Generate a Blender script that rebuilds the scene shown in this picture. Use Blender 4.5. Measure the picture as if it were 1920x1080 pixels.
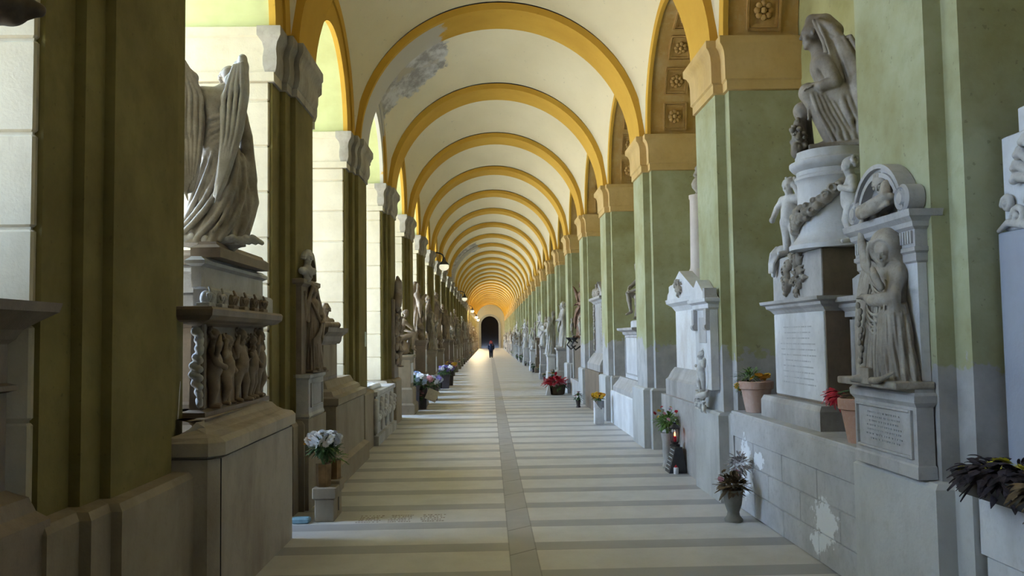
import bpy, math, random
import numpy as np
from mathutils import Vector, Matrix
C = bpy.context.scene.collection
for _o in list(bpy.data.objects): bpy.data.objects.remove(_o)
sc = bpy.context.scene
sc.unit_settings.system = 'METRIC'
sc.unit_settings.scale_length = 1.25
rad = math.radians
# ------------------------------------------------------------------ camera
FPX, PITCH, YAW, ROLL = 1597.4, 0.0576, 0.0275, 0.0145
cam_d = bpy.data.cameras.new('camera'); cam = bpy.data.objects.new('camera', cam_d); C.objects.link(cam)
cam_d.sensor_width = 36.0; cam_d.lens = FPX/1920*36.0; cam_d.clip_start = .05; cam_d.clip_end = 500
_fw = Vector((math.sin(YAW)*math.cos(PITCH), math.cos(YAW)*math.cos(PITCH), math.sin(PITCH)))
_rt = Vector((math.cos(YAW), -math.sin(YAW), 0)); _up = _rt.cross(_fw)
_r2 = _rt*math.cos(ROLL) - _up*math.sin(ROLL); _u2 = _rt*math.sin(ROLL) + _up*math.cos(ROLL)
cam.matrix_world = Matrix(((_r2.x,_u2.x,-_fw.x,0),(_r2.y,_u2.y,-_fw.y,0),(_r2.z,_u2.z,-_fw.z,1.6),(0,0,0,1)))
sc.camera = cam
# ------------------------------------------------------------------ sky, sun, exposure
W = bpy.data.worlds.new('sky'); sc.world = W; W.use_nodes = True
_bg = W.node_tree.nodes['Background']; _bg.inputs[0].default_value = (.47,.67,1.0,1); _bg.inputs[1].default_value = 2.35
SUN = bpy.data.lights.new('sun','SUN'); SUN.energy = 5.5; SUN.angle = rad(1.5); SUN.color = (1.0,.90,.74)
sun = bpy.data.objects.new('sun', SUN); C.objects.link(sun)
_sd = Vector((.10,-.62,.78)).normalized()          # towards the sun: high, behind the camera
sun.rotation_euler = _sd.to_track_quat('Z','Y').to_euler()
vs = sc.view_settings; vs.view_transform = 'Standard'; vs.look = 'None'; vs.gamma = 1; vs.use_curve_mapping = False
vs.exposure = 2.9
sc.cycles.max_bounces = 8; sc.cycles.diffuse_bounces = 3; sc.cycles.glossy_bounces = 3; sc.cycles.transmission_bounces = 4
sc.cycles.sample_clamp_indirect = 8
sc.cycles.caustics_reflective = False; sc.cycles.caustics_refractive = False
# ------------------------------------------------------------------ materials
class NT:
    def __init__(s, name, rough=.8, spec=.3):
        s.m = bpy.data.materials.new(name); s.m.use_nodes = True
        s.n = s.m.node_tree.nodes; s.l = s.m.node_tree.links
        s.b = s.n['Principled BSDF']; s.b.inputs['Roughness'].default_value = rough
        s.b.inputs['Specular IOR Level'].default_value = spec
        s.geo = s.n.new('ShaderNodeNewGeometry'); s.pos = s.geo.outputs['Position']
    def noise(s, scale, detail=4, rough=.55, vec=None, stretch=None, dist=0):
        v = vec or s.pos
        if stretch:
            mp = s.n.new('ShaderNodeMapping'); mp.inputs['Scale'].default_value = stretch; s.l.new(v, mp.inputs['Vector']); v = mp.outputs[0]
        t = s.n.new('ShaderNodeTexNoise'); t.inputs['Scale'].default_value = scale; t.inputs['Detail'].default_value = detail
        t.inputs['Roughness'].default_value = rough; t.inputs['Distortion'].default_value = dist
        s.l.new(v, t.inputs['Vector']); return t.outputs['Fac']
    def ramp(s, fac, stops):
        r = s.n.new('ShaderNodeValToRGB'); cr = r.color_ramp
        while len(cr.elements) < len(stops): cr.elements.new(.5)
        for e,(p,c) in zip(cr.elements, stops):
            e.position = p; e.color = (c,c,c,1) if isinstance(c,(int,float)) else (*c,1)
        s.l.new(fac, r.inputs[0]); return r.outputs[0]
    def mix(s, fac, a, b):
        m = s.n.new('ShaderNodeMix'); m.data_type = 'RGBA'
        if isinstance(fac,(int,float)): m.inputs[0].default_value = fac
        else: s.l.new(fac, m.inputs[0])
        for k,v in ((6,a),(7,b)):
            if isinstance(v,tuple): m.inputs[k].default_value = (*v,1)
            else: s.l.new(v, m.inputs[k])
        return m.outputs[2]
    def math(s, op, a, b=0, c=None):
        m = s.n.new('ShaderNodeMath'); m.operation = op
        for k,v in enumerate((a,b) if c is None else (a,b,c)):
            if isinstance(v,(int,float)): m.inputs[k].default_value = v
            else: s.l.new(v, m.inputs[k])
        return m.outputs[0]
    def xyz(s):
        x = s.n.new('ShaderNodeSeparateXYZ'); s.l.new(s.pos, x.inputs[0]); return x.outputs
    def color(s, c):
        if isinstance(c,tuple): s.b.inputs['Base Color'].default_value = (*c,1)
        else: s.l.new(c, s.b.inputs['Base Color'])
        return s
    def bump(s, h, strength=.3, dist=.01):
        b = s.n.new('ShaderNodeBump'); b.inputs['Strength'].default_value = strength; b.inputs['Distance'].default_value = dist
        s.l.new(h, b.inputs['Height']); s.l.new(b.outputs[0], s.b.inputs['Normal']); return s
    def step(s, v, a, b):       # smooth 0..1 between a and b
        m = s.n.new('ShaderNodeMapRange'); m.inputs[1].default_value = a; m.inputs[2].default_value = b
        m.clamp = True; s.l.new(v, m.inputs[0]); return m.outputs[0]
MATS = {}
def plain(name, col, rough=.7, spec=.3, var=.12, scale=18, metal=0, bump=0):
    if name in MATS: return MATS[name]
    t = NT(name, rough, spec); n = t.noise(scale)
    d = tuple(max(0,c*(1-var*1.6)) for c in col); u = tuple(min(1,c*(1+var)) for c in col)
    t.color(t.ramp(n, [(.3,d),(.7,u)])); t.b.inputs['Metallic'].default_value = metal
    if bump: t.bump(n, bump, .01)
    MATS[name] = t.m; return t.m
def stone(name, a, b, dirt, dirt_amt=.5, rough=.6, scale=3.0, bump=.25, spec=.3):
    t = NT(name, rough, spec)
    n1 = t.noise(scale, 6, .6); n2 = t.noise(scale*7, 5, .65); n3 = t.noise(2.2, 5, .6, stretch=(1,1,.35))
    c = t.mix(t.ramp(n1, [(.32,0.0),(.68,1.0)]), a, b)
    c = t.mix(t.math('MULTIPLY', t.ramp(n3, [(.48,0.0),(.68,1.0)]), dirt_amt), c, dirt)
    c = t.mix(t.math('MULTIPLY', t.ramp(n2, [(.52,0.0),(.75,1.0)]), dirt_amt*.5), c, dirt)
    t.color(c); t.bump(t.noise(scale*25, 3), bump, .006)
    MATS[name] = t.m; return t.m
def green_plaster(name, zb, hi, lo, bare):
    t = NT(name, .85, .2); x,y,z = t.xyz()
    n1 = t.noise(1.6, 6, .6); n2 = t.noise(9, 5, .6)
    c = t.mix(t.ramp(n1, [(.3,0.0),(.7,1.0)]), lo, hi)
    c = t.mix(t.math('MULTIPLY', t.ramp(n2, [(.5,0.0),(.8,1.0)]), .35), c, tuple(v*.7 for v in lo))
    spk = t.ramp(t.noise(26, 2, .5), [(.70,0.0),(.73,1.0)])
    c = t.mix(t.math('MULTIPLY', spk, .28), c, (.05,.04,.025))
    e = t.math('ADD', z, t.math('MULTIPLY', t.math('SUBTRACT', t.noise(2.3,5,.62), .5), 1.1))
    mask = t.step(e, zb+.03, zb)
    bn = t.mix(t.ramp(t.noise(4,5,.6), [(.35,0.0),(.65,1.0)]), bare, tuple(v*.72 for v in bare))
    c = t.mix(mask, c, bn)
    t.color(c); t.bump(t.noise(40,4,.6), .25, .006)
    MATS[name] = t.m; return t.m
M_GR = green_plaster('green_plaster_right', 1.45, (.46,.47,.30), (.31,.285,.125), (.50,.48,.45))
M_GL = green_plaster('shaded_green_plaster_left', .55, (.265,.218,.082), (.168,.134,.05), (.30,.235,.15))  # left copy darker than the right, shade of that side in the colour
M_PL = stone('shaded_plinth_stone', (.29,.235,.165), (.37,.31,.23), (.17,.13,.09), .5, .75, 2.0)  # left plinths, darkened and warmed to hold that side's shade
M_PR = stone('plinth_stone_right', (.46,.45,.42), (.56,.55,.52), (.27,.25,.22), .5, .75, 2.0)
M_ST = stone('pale_limestone', (.66,.58,.42), (.58,.50,.35), (.40,.33,.22), .4, .8, 3.0)
M_IMP = stone('carved_impost_stone', (.46,.42,.35), (.33,.29,.23), (.16,.13,.09), .6, .8, 4.0)
M_MAR = stone('grey_marble', (.52,.50,.48), (.38,.36,.34), (.18,.155,.13), .6, .5, 3.5)
def salt_wall():
    t = NT('salt_stained_marble', .65, .3); x,y,z = t.xyz()
    c = t.mix(t.ramp(t.noise(3.5,6,.6), [(.32,0.0),(.68,1.0)]), (.54,.53,.52), (.40,.39,.38))
    c = t.mix(t.math('MULTIPLY', t.ramp(t.noise(22,5,.65), [(.52,0.0),(.75,1.0)]), .35), c, (.22,.20,.18))
    tot = None
    for (cy,cz,ry,rz) in ((5.86,.30,.26,.17),(6.02,.14,.16,.10),(7.62,.42,.20,.30),(7.3,.52,.2,.08)):
        dy = t.math('DIVIDE', t.math('SUBTRACT', y, cy), ry); dz = t.math('DIVIDE', t.math('SUBTRACT', z, cz), rz)
        r = t.math('SQRT', t.math('ADD', t.math('MULTIPLY', dy, dy), t.math('MULTIPLY', dz, dz)))
        k = t.step(t.math('ADD', r, t.math('MULTIPLY', t.math('SUBTRACT', t.noise(9,6,.7), .5), 2.6)), .85, .70)
        tot = k if tot is None else t.math('MAXIMUM', tot, k)
    t.color(t.mix(t.math('MULTIPLY', tot, .85), c, (.86,.87,.88))); t.bump(t.noise(70,3), .25, .006); MATS['salt'] = t.m; return t.m
M_SALT = salt_wall()
M_MARW = stone('white_marble', (.72,.71,.70), (.58,.57,.56), (.30,.28,.25), .5, .45, 3.0)
M_MARB = stone('brown_shaded_marble', (.27,.205,.15), (.19,.145,.105), (.09,.07,.05), .5, .5, 4.0)  # brown marble, darkened so shaded sides can use it too
M_SCU = stone('statue_marble', (.46,.41,.34), (.30,.255,.20), (.10,.075,.055), .8, .55, 9.0)
M_SCW = stone('pale_statue_marble', (.66,.63,.58), (.48,.45,.41), (.20,.17,.14), .65, .5, 8.0)
M_BRZ = plain('dark_bronze', (.075,.055,.04), .45, .4, .3, 14, .6)
def vault_mats():
    # cream limewash with the big peeled patches the place has
    def mk(name, base, base2, soff):
        t = NT(name, .9, .15); x,y,z = t.xyz()
        c = t.mix(t.ramp(t.noise(.9,6,.6), [(.3,0.0),(.7,1.0)]), base, base2)
        c = t.mix(t.math('MULTIPLY', t.ramp(t.noise(14,3,.5), [(.68,0.0),(.74,1.0)]), .35), c, tuple(v*.55 for v in base))
        w = t.math('MULTIPLY', t.math('SUBTRACT', t.noise(1.7,6,.62), .5), .9)
        tot = None
        for (y0,y1,xm) in ((12.26,15.7,-.62),(43.7,47.6,-.5)):
            a = t.step(t.math('ADD', x, w), xm, xm-.06)
            b = t.math('MULTIPLY', t.step(y, y0, y0+.01), t.step(t.math('ADD', y, t.math('MULTIPLY', w, 1.2)), y1, y1-.06))
            mk_ = t.math('MULTIPLY', a, b)
            tot = mk_ if tot is None else t.math('MAXIMUM', tot, mk_)
        gr = t.mix(t.ramp(t.noise(3.2,7,.68), [(.42,0.0),(.58,1.0)]), (.36,.33,.31), (.66,.64,.62))
        gr = t.mix(t.ramp(t.noise(1.1,4,.6), [(.60,0.0),(.66,1.0)]), gr, (.50,.44,.33))
        c = t.mix(tot, c, gr if not soff else (.58,.54,.47))
        t.color(c); t.bump(t.noise(22,4,.6), .2, .006); MATS[name] = t.m; return t.m
    return mk('cream_limewash', (.86,.765,.55), (.78,.685,.47), False), mk('ochre_plaster', (.70,.42,.07), (.58,.33,.05), True)
M_CR, M_OC = vault_mats()
M_CAPR = stone('ochre_impost_plaster', (.66,.46,.20), (.56,.37,.13), (.34,.21,.08), .4, .85, 2.0)
M_COF = stone('coffered_ochre_paint', (.56,.36,.13), (.46,.27,.08), (.62,.52,.34), .5, .85, 2.5)
M_ROS = stone('painted_rosette_ochre', (.44,.25,.08), (.56,.36,.14), (.28,.14,.05), .5, .85, 8)
M_NIC = green_plaster('niche_plaster', 1.5, (.40,.37,.17), (.30,.27,.10), (.42,.38,.33))
def arch_green():
    t = NT('green_arch_paint', .85, .2); x,y,z = t.xyz()
    c = t.mix(t.ramp(t.noise(3,5), [(.3,0.0),(.7,1.0)]), (.58,.60,.30), (.50,.50,.24))
    t.color(c); MATS['green_arch_paint'] = t.m; return t.m
M_AG = arch_green()
def floor_mat():
    t = NT('marble_floor_slabs', .42, .42); x,y,z = t.xyz(); PP = 3.9672/5
    f = t.math('MODULO', t.math('ADD', y, 100*PP-5.945), PP)
    fr = t.step(f, .552, .560)                       # 1 = grey band
    joint = t.math('MAXIMUM', t.math('LESS_THAN', t.math('ABSOLUTE', t.math('SUBTRACT', f, .556)), .006), t.math('LESS_THAN', f, .008))
    cs = t.math('LESS_THAN', t.math('ABSOLUTE', t.math('SUBTRACT', x, .232)), .101)
    # centre strip joints run on the slant
    f2 = t.math('MODULO', t.math('ADD', t.math('SUBTRACT', y, t.math('MULTIPLY', x, .9)), 100*PP-6.41+.18), PP)
    j2 = t.math('LESS_THAN', f2, .02)
    edge = t.math('LESS_THAN', t.math('ABSOLUTE', t.math('SUBTRACT', t.math('ABSOLUTE', t.math('SUBTRACT', x, .232)), .101)), .005)
    # long slabs: one cross joint per side, shifted from slab to slab
    row = t.math('FLOOR', t.math('DIVIDE', t.math('ADD', y, 100*PP-5.945), PP))
    wn = t.n.new('ShaderNodeTexWhiteNoise'); wn.noise_dimensions = '1D'; t.l.new(row, wn.inputs['W'])
    light = t.mix(t.ramp(t.noise(2.4,6,.62), [(.3,0.0),(.7,1.0)]), (.65,.64,.625), (.54,.525,.50))
    light = t.mix(t.math('MULTIPLY', wn.outputs['Value'], .55), light, (.56,.50,.42))
    grey = t.mix(t.ramp(t.noise(3,5,.6), [(.3,0.0),(.7,1.0)]), (.32,.315,.315), (.40,.39,.385))
    c = t.mix(fr, light, grey)
    c = t.mix(t.math('MULTIPLY', joint, .45), c, (.15,.13,.12))
    cg = t.mix(t.math('MULTIPLY', j2, .75), grey, (.08,.07,.06))
    c = t.mix(cs, c, cg); c = t.mix(t.math('MULTIPLY', edge, .5), c, (.12,.11,.10))
    c = t.mix(t.math('MULTIPLY', t.ramp(t.noise(45,3,.5), [(.6,0.0),(.75,1.0)]), .25), c, (.30,.27,.24))
    t.color(c)
    t.l.new(t.ramp(t.noise(6,5,.6), [(.3,.34),(.7,.58)]), t.b.inputs['Roughness'])
    t.bump(t.noise(30,4), .08, .004)
    MATS['marble_floor_slabs'] = t.m; return t.m
M_FL = floor_mat()
M_TB = stone('tomb_brown_stone', (.42,.36,.29), (.50,.44,.36), (.24,.18,.13), .55, .7, 2.5)
# ------------------------------------------------------------------ mesh helpers
class MB:
    def __init__(s): s.v = []; s.f = []
    def add(s, vs_, fs_):
        o = len(s.v); s.v += [tuple(map(float,p)) for p in vs_]; s.f += [tuple(o+i for i in q) for q in fs_]; return s
    def box(s, x0,x1,y0,y1,z0,z1, ch=0.0):
        if ch <= 0:
            v = [(x,y,z) for z in (z0,z1) for x,y in ((x0,y0),(x1,y0),(x1,y1),(x0,y1))]
            return s.add(v, [(3,2,1,0),(4,5,6,7),(0,1,5,4),(1,2,6,5),(2,3,7,6),(3,0,4,7)])
        c = min(ch, (x1-x0)*.45, (y1-y0)*.45, (z1-z0)*.45)
        R = [(c,z0),(0,z0+c),(0,z1-c),(c,z1)]
        v = []
        for i,z in R:
            ii = i
            k = c-ii  # chamfer also on vertical edges
            a0,a1,b0,b1 = x0+ii,x1-ii,y0+ii,y1-ii
            v += [(a0+c,b0,z),(a1-c,b0,z),(a1,b0+c,z),(a1,b1-c,z),(a1-c,b1,z),(a0+c,b1,z),(a0,b1-c,z),(a0,b0+c,z)]
        f = [tuple(range(7,-1,-1)), tuple(range(24,32))]
        for r in range(3):
            for k in range(8): f.append((r*8+k, r*8+(k+1)%8, r*8+8+(k+1)%8, r*8+8+k))
        return s.add(v, f)
    def loft(s, rings, close=True, cap0=True, cap1=True):   # rings: list of equal length point lists, ccw seen from the +direction
        n = len(rings[0]); v = [p for r in rings for p in r]; f = []
        for a in range(len(rings)-1):
            for k in range(n if close else n-1):
                k2 = (k+1) % n
                f.append((a*n+k, a*n+k2, (a+1)*n+k2, (a+1)*n+k))
        if cap0: f.append(tuple(range(n-1,-1,-1)))
        if cap1: f.append(tuple((len(rings)-1)*n+k for k in range(n)))
        return s.add(v, f)
    def lathe(s, prof, seg=24, c=(0,0,0), sx=1, sy=1, a0=0, a1=2*math.pi):  # prof: (r,z) from bottom to top
        full = abs(a1-a0-2*math.pi) < 1e-6
        rings = []
        for r,z in prof:
            rings.append([(c[0]+max(r,1e-4)*sx*math.cos(a0+(a1-a0)*k/(seg if full else seg-1)), c[1]+max(r,1e-4)*sy*math.sin(a0+(a1-a0)*k/(seg if full else seg-1)), c[2]+z) for k in range(seg)])
        return s.loft(rings, close=True)
    def tube(s, pts, r, seg=8, r1=None):
        P = [Vector(p) for p in pts]; n = len(P); rings = []; up = Vector((0,0,1)); prev = None
        for i in range(n):
            d = (P[min(i+1,n-1)]-P[max(i-1,0)]).normalized()
            a = prev if prev is not None else (up if abs(d.z) < .9 else Vector((1,0,0)))
            u = (a - d*a.dot(d)).normalized(); w = d.cross(u); prev = u
            rr = r if r1 is None else r+(r1-r)*i/(n-1)
            if isinstance(r,(list,tuple)): rr = r[i]
            rings.append([tuple(P[i]+u*rr*math.cos(2*math.pi*k/seg)+w*rr*math.sin(2*math.pi*k/seg)) for k in range(seg)])
        return s.loft(rings)
    def prism(s, poly, axis, a, b):   # polygon in the plane normal to axis
        def P(p,t):
            return (t,p[0],p[1]) if axis=='x' else (p[0],t,p[1]) if axis=='y' else (p[0],p[1],t)
        A = sum(poly[i][0]*poly[(i+1)%len(poly)][1]-poly[(i+1)%len(poly)][0]*poly[i][1] for i in range(len(poly)))
        if axis == 'y': A = -A
        if A < 0: poly = poly[::-1]
        return s.loft([[P(p,a) for p in poly],[P(p,b) for p in poly]])
    def ball(s, c, r, seg=10, rings=7, sc_=(1,1,1)):
        pr = [(math.sin(math.pi*i/rings), -math.cos(math.pi*i/rings)) for i in range(rings+1)]
        R = [[(c[0]+r*sc_[0]*max(a,1e-3)*math.cos(2*math.pi*k/seg), c[1]+r*sc_[1]*max(a,1e-3)*math.sin(2*math.pi*k/seg), c[2]+r*sc_[2]*b) for k in range(seg)] for a,b in pr]
        return s.loft(R)
    def xf(s, M, i0=0):
        s.v = s.v[:i0]+[tuple(M @ Vector(p)) for p in s.v[i0:]]; return s
    def mesh(s, name, mat, smooth=False, angle=None):
        me = bpy.data.meshes.new(name); me.from_pydata(s.v, [], s.f); me.update()
        if mat: me.materials.append(mat)
        if smooth: me.shade_smooth()
        if angle is not None: me.shade_smooth(); me.set_sharp_from_angle(angle=rad(angle))
        return me
    def obj(s, name, mat, parent=None, smooth=False, angle=None, loc=None):
        o = bpy.data.objects.new(name, s.mesh(name, mat, smooth, angle)); C.objects.link(o)
        if parent is not None: o.parent = parent
        if loc is not None: o.location = loc
        return o
def tag(o, label, cat, group=None, kind=None):
    if label: o['label'] = label
    if cat: o['category'] = cat
    if group: o['group'] = group
    if kind: o['kind'] = kind
    return o
def struct(o): o['kind'] = 'structure'; return o
def thing(name, label, cat, loc=(0,0,0), rz=0, group=None):
    o = bpy.data.objects.new(name, None); C.objects.link(o); o.location = loc; o.rotation_euler = (0,0,rz)
    o.empty_display_size = .1
    return tag(o, label, cat, group)
def copy_tree(o, loc, rz=None, label=None, group=None, scale=None, mat=None):
    ch = KIDS(o)
    r = o.copy(); C.objects.link(r); r.location = loc
    if rz is not None: r.rotation_euler = (0,0,rz)
    if scale: r.scale = (scale,)*3 if isinstance(scale,(int,float)) else scale
    if label: r['label'] = label
    if group: r['group'] = group
    for c in ch:
        k = c.copy(); C.objects.link(k); k.parent = r
        for g in KIDS(c):
            q = g.copy(); C.objects.link(q); q.parent = k
    return r
def KIDS(o): return [c for c in bpy.data.objects if c.parent == o]
ORD = ['','first','second','third','fourth','fifth','sixth','seventh','eighth','ninth','tenth','eleventh','twelfth','thirteenth','fourteenth','fifteenth','sixteenth','seventeenth','eighteenth','nineteenth','twentieth']
def ordn(n): return ORD[n] if n < len(ORD) else ORD[20]
# ------------------------------------------------------------------ the arcade
P, Y0, XR, XL, XC = 3.9672, 4.241, 2.2514, -1.8498, .20
ZS, ZC0, NB = 4.46, 3.96, 30
TH = .795
def outline_right():   # plan of a right pier, local origin at the near corner of the pilaster face; ccw
    b = 3.06-XR
    return [(0,0),(.095,0),(.095,-.15),(b,-.15),(b,TH+.15),(.095,TH+.15),(.095,TH),(0,TH)][::1]
def outline_left():
    o = -4.6-XL  # outer depth stretched out of view to make the side light directional
    return [(0,0),(0,TH),(-.052,TH),(-.052,TH+.2),(-.106,TH+.2),(-.106,TH+.48),(o,TH+.48),(o,-.48),(-.106,-.48),(-.106,-.2),(-.052,-.2),(-.052,0)]
def offset(poly, d):
    n = len(poly); A = sum(poly[i][0]*poly[(i+1)%n][1]-poly[(i+1)%n][0]*poly[i][1] for i in range(n)); s = 1 if A > 0 else -1
    out = []
    for i in range(n):
        p0,p1,p2 = poly[i-1],poly[i],poly[(i+1)%n]
        def nrm(a,b):
            dx,dy = b[0]-a[0],b[1]-a[1]; L = math.hypot(dx,dy); return (dy/L*s,-dx/L*s)
        n1,n2 = nrm(p0,p1),nrm(p1,p2)
        out.append((p1[0]+(n1[0]+n2[0])*d, p1[1]+(n1[1]+n2[1])*d))
    return out
def ccw(poly):
    n = len(poly); A = sum(poly[i][0]*poly[(i+1)%n][1]-poly[(i+1)%n][0]*poly[i][1] for i in range(n))
    return poly if A > 0 else poly[::-1]
def ploft(mb, poly, prof):    # prof: (offset, z)
    poly = ccw(poly)
    return mb.loft([[(x,y,z) for x,y in offset(poly,d)] for d,z in prof])
def make_pier_right():
    t = thing('pier', '', 'pier'); o = outline_right()
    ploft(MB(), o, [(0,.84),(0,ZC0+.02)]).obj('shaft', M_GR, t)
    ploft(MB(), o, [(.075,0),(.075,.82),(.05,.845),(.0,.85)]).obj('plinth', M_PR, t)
    k = .03
    ploft(MB(), o, [(0,ZC0-.01),(.022,ZC0),(.022,ZC0+.085),(.04,ZC0+.10),(.042,ZC0+.30),(.05,ZC0+.36),(.07,ZC0+.405),(.098,ZC0+.43),(.10,ZC0+.437),(.10,ZC0+.50),(0,ZC0+.502)]).obj('impost', M_CAPR, t, angle=35)
    for c in KIDS(t):
        for v in c.data.vertices: v.co.x = min(v.co.x, 3.049-XR)
    return t
def make_pier_left():
    t = thing('pier', '', 'pier'); o = outline_left()
    oc = [(-.106,TH+.45),(-.106,-.45),(-.052,-.45+.25),(-.052,-.2),(-.052,0),(0,0),(0,TH),(-.052,TH),(-.052,TH+.2),(-.106,TH+.2)]
    g = [(0,0),(0,TH),(-.052,TH),(-.052,TH+.2),(-.106,TH+.2),(-.106,TH+.47),(-.35,TH+.47),(-.35,-.47),(-.106,-.47),(-.106,-.2),(-.052,-.2),(-.052,0)]
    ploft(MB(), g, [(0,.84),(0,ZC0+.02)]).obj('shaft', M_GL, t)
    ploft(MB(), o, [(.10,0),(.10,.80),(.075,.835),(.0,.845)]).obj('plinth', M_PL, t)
    mb = MB(); z = .845; k = 0
    xo = -4.6-XL
    while z < ZC0-.02:
        z1 = min(z+.42, ZC0-.0)
        mb.box(xo, -.13, -.50, TH+.50, z+.006, z1-.006, .010); z = z1
    mb.box(xo+.02, -.145, -.488, TH+.488, .845, ZC0)
    mb.obj('stone_cladding', M_ST, t)
    prof = [(-.01,ZC0-.01),(.02,ZC0),(.02,ZC0+.075),(.035,ZC0+.09),(.05,ZC0+.15),(.052,ZC0+.22),(.043,ZC0+.30),(.055,ZC0+.36),(.085,ZC0+.40),(.095,ZC0+.415),(.095,ZC0+.50),(0,ZC0+.502)]
    gi = [(x if x > -.3 else -.131, y) for x,y in g]
    ploft(MB(), gi, prof).obj('impost', M_IMP, t, angle=35)
    w = [(-.131,-.47),(-.131,TH+.47),(xo,TH+.47),(xo,-.47)]
    ploft(MB(), w, [(-.0,ZC0-.0),(.05,ZC0+.002),(.05,ZC0+.085),(.035,ZC0+.09),(.035,ZC0+.41),(.06,ZC0+.42),(.06,ZC0+.50),(0,ZC0+.502)]).obj('outer_impost', M_ST, t)
    return t
RB_A, RB_B, ZCV = 2.018, 1.96, 4.42
def make_rib():
    N = 48; t = math.asin((ZS-ZCV)/RB_B)
    def arc(da): return [((RB_A+da)*math.cos(math.pi-t+(2*t-math.pi)*k/N), ZCV+(RB_B+da)*math.sin(math.pi-t+(2*t-math.pi)*k/N)) for k in range(N+1)]
    a,b = arc(0),arc(.10); mb = MB(); rings = []
    for k in range(N+1):
        rings.append([(a[k][0],0,a[k][1]),(b[k][0],0,b[k][1]),(b[k][0],TH,b[k][1]),(a[k][0],TH,a[k][1])])
    mb.loft(rings[::-1]); return mb
def arch_wall(mb, r, yc, x0, x1, ytop, ylo, yhi, N=28, zc=ZS):   # wall between x0,x1, opening radius r around yc
    ring = []
    arc = [(yc+r*math.cos(math.pi*(1-k/N)), zc+r*math.sin(math.pi*(1-k/N))) for k in range(N+1)]
    v = []; f = []
    for (y,z) in arc:
        v += [(x0,y,z),(x1,y,z),(x0,y,ytop),(x1,y,ytop)]
    for k in range(N):
        a,b = 4*k,4*k+4
        f += [(a,b,b+1,a+1),(a,a+2,b+2,b),(a+1,b+1,b+3,a+3),(a+2,a+3,b+3,b+2)]
    mb.add(v,f)
    if ylo < yc-r-1e-4: mb.box(x0,x1,ylo,yc-r,zc,ytop)
    if yhi > yc+r+1e-4: mb.box(x0,x1,yc+r,yhi,zc,ytop)
    return mb
def ring_solid(mb, r0, r1, yc, x0, x1, N=32, zc=ZS):
    rings = []
    for k in range(N+1):
        a = math.pi*(1-k/N); c,s = math.cos(a),math.sin(a)
        rings.append([(x0,yc+r0*c,zc+r0*s),(x1,yc+r0*c,zc+r0*s),(x1,yc+r1*c,zc+r1*s),(x0,yc+r1*c,zc+r1*s)])
    mb.loft(rings); return mb
pr0 = make_pier_right(); pl0 = make_pier_left()
rib_me = make_rib().mesh('transverse_arch', M_OC, angle=40)
def pier_label(side, n):
    if side == 'r':
        return f"olive green plastered pier with ochre impost, {ordn(n)} along the right wall" if n <= 16 else 'distant green pier at the far end of the right-hand row'
    return f"shaded green stepped pier with grey carved impost, {ordn(n)} along the open left side" if n <= 16 else 'distant shaded green pier at the far end of the left-hand row'
BACK = [0]
for n in BACK+list(range(1,NB+2)):
    y = Y0+(n-1)*P; m = max(n,1)
    for side,src,x in (('r',pr0,XR),('l',pl0,XL)):
        if n == 0 : o = src; o.location = (x,y,0)
        else: o = copy_tree(src, (x,y,0))
        if n < 1: o['label'] = f"{'green plastered pier on the right' if side=='r' else 'shaded stepped pier on the left'}, {'beside' if n==0 else 'behind'} the viewpoint"; o['group'] = 'piers beside the viewpoint'
        else: o['label'] = pier_label(side,n); o['group'] = 'right-hand piers' if side=='r' else 'left-hand piers'
        if n > 16: o['group'] = 'distant '+o['group']
    o = bpy.data.objects.new('transverse_arch', rib_me); C.objects.link(o); o.location = (XC,y,0)
    tag(o, f"ochre transverse arch spanning the walkway, {ordn(n)} from the viewpoint" if 0 < n <= 16 else ('ochre transverse arch over the viewpoint' if n < 1 else 'small distant ochre transverse arch near the end of the gallery'), 'arch', 'ochre transverse arches' if n <= 16 else 'distant ochre transverse arches')
# sail vault of one bay
def make_vault():
    nx,ny = 44,30; a,b = 2.112,(P-TH)/2+.004; R2 = a*a+b*b; v = []; f = []
    for j in range(ny+1):
        for i in range(nx+1):
            x = -a+2*a*i/nx; y = -b+2*b*j/ny
            v.append((x, y, ZCV+.02+.975*math.sqrt(max(R2-x*x-y*y,0))))
    n0 = len(v); v += [(x,y,z+.06) for x,y,z in v]
    for j in range(ny):
        for i in range(nx):
            k = j*(nx+1)+i
            f.append((k,k+nx+1,k+nx+2,k+1)); k += n0; f.append((k,k+1,k+nx+2,k+nx+1))
    return MB().add(v,f)
vault_me = make_vault().mesh('ceiling', M_CR, smooth=True)
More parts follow.
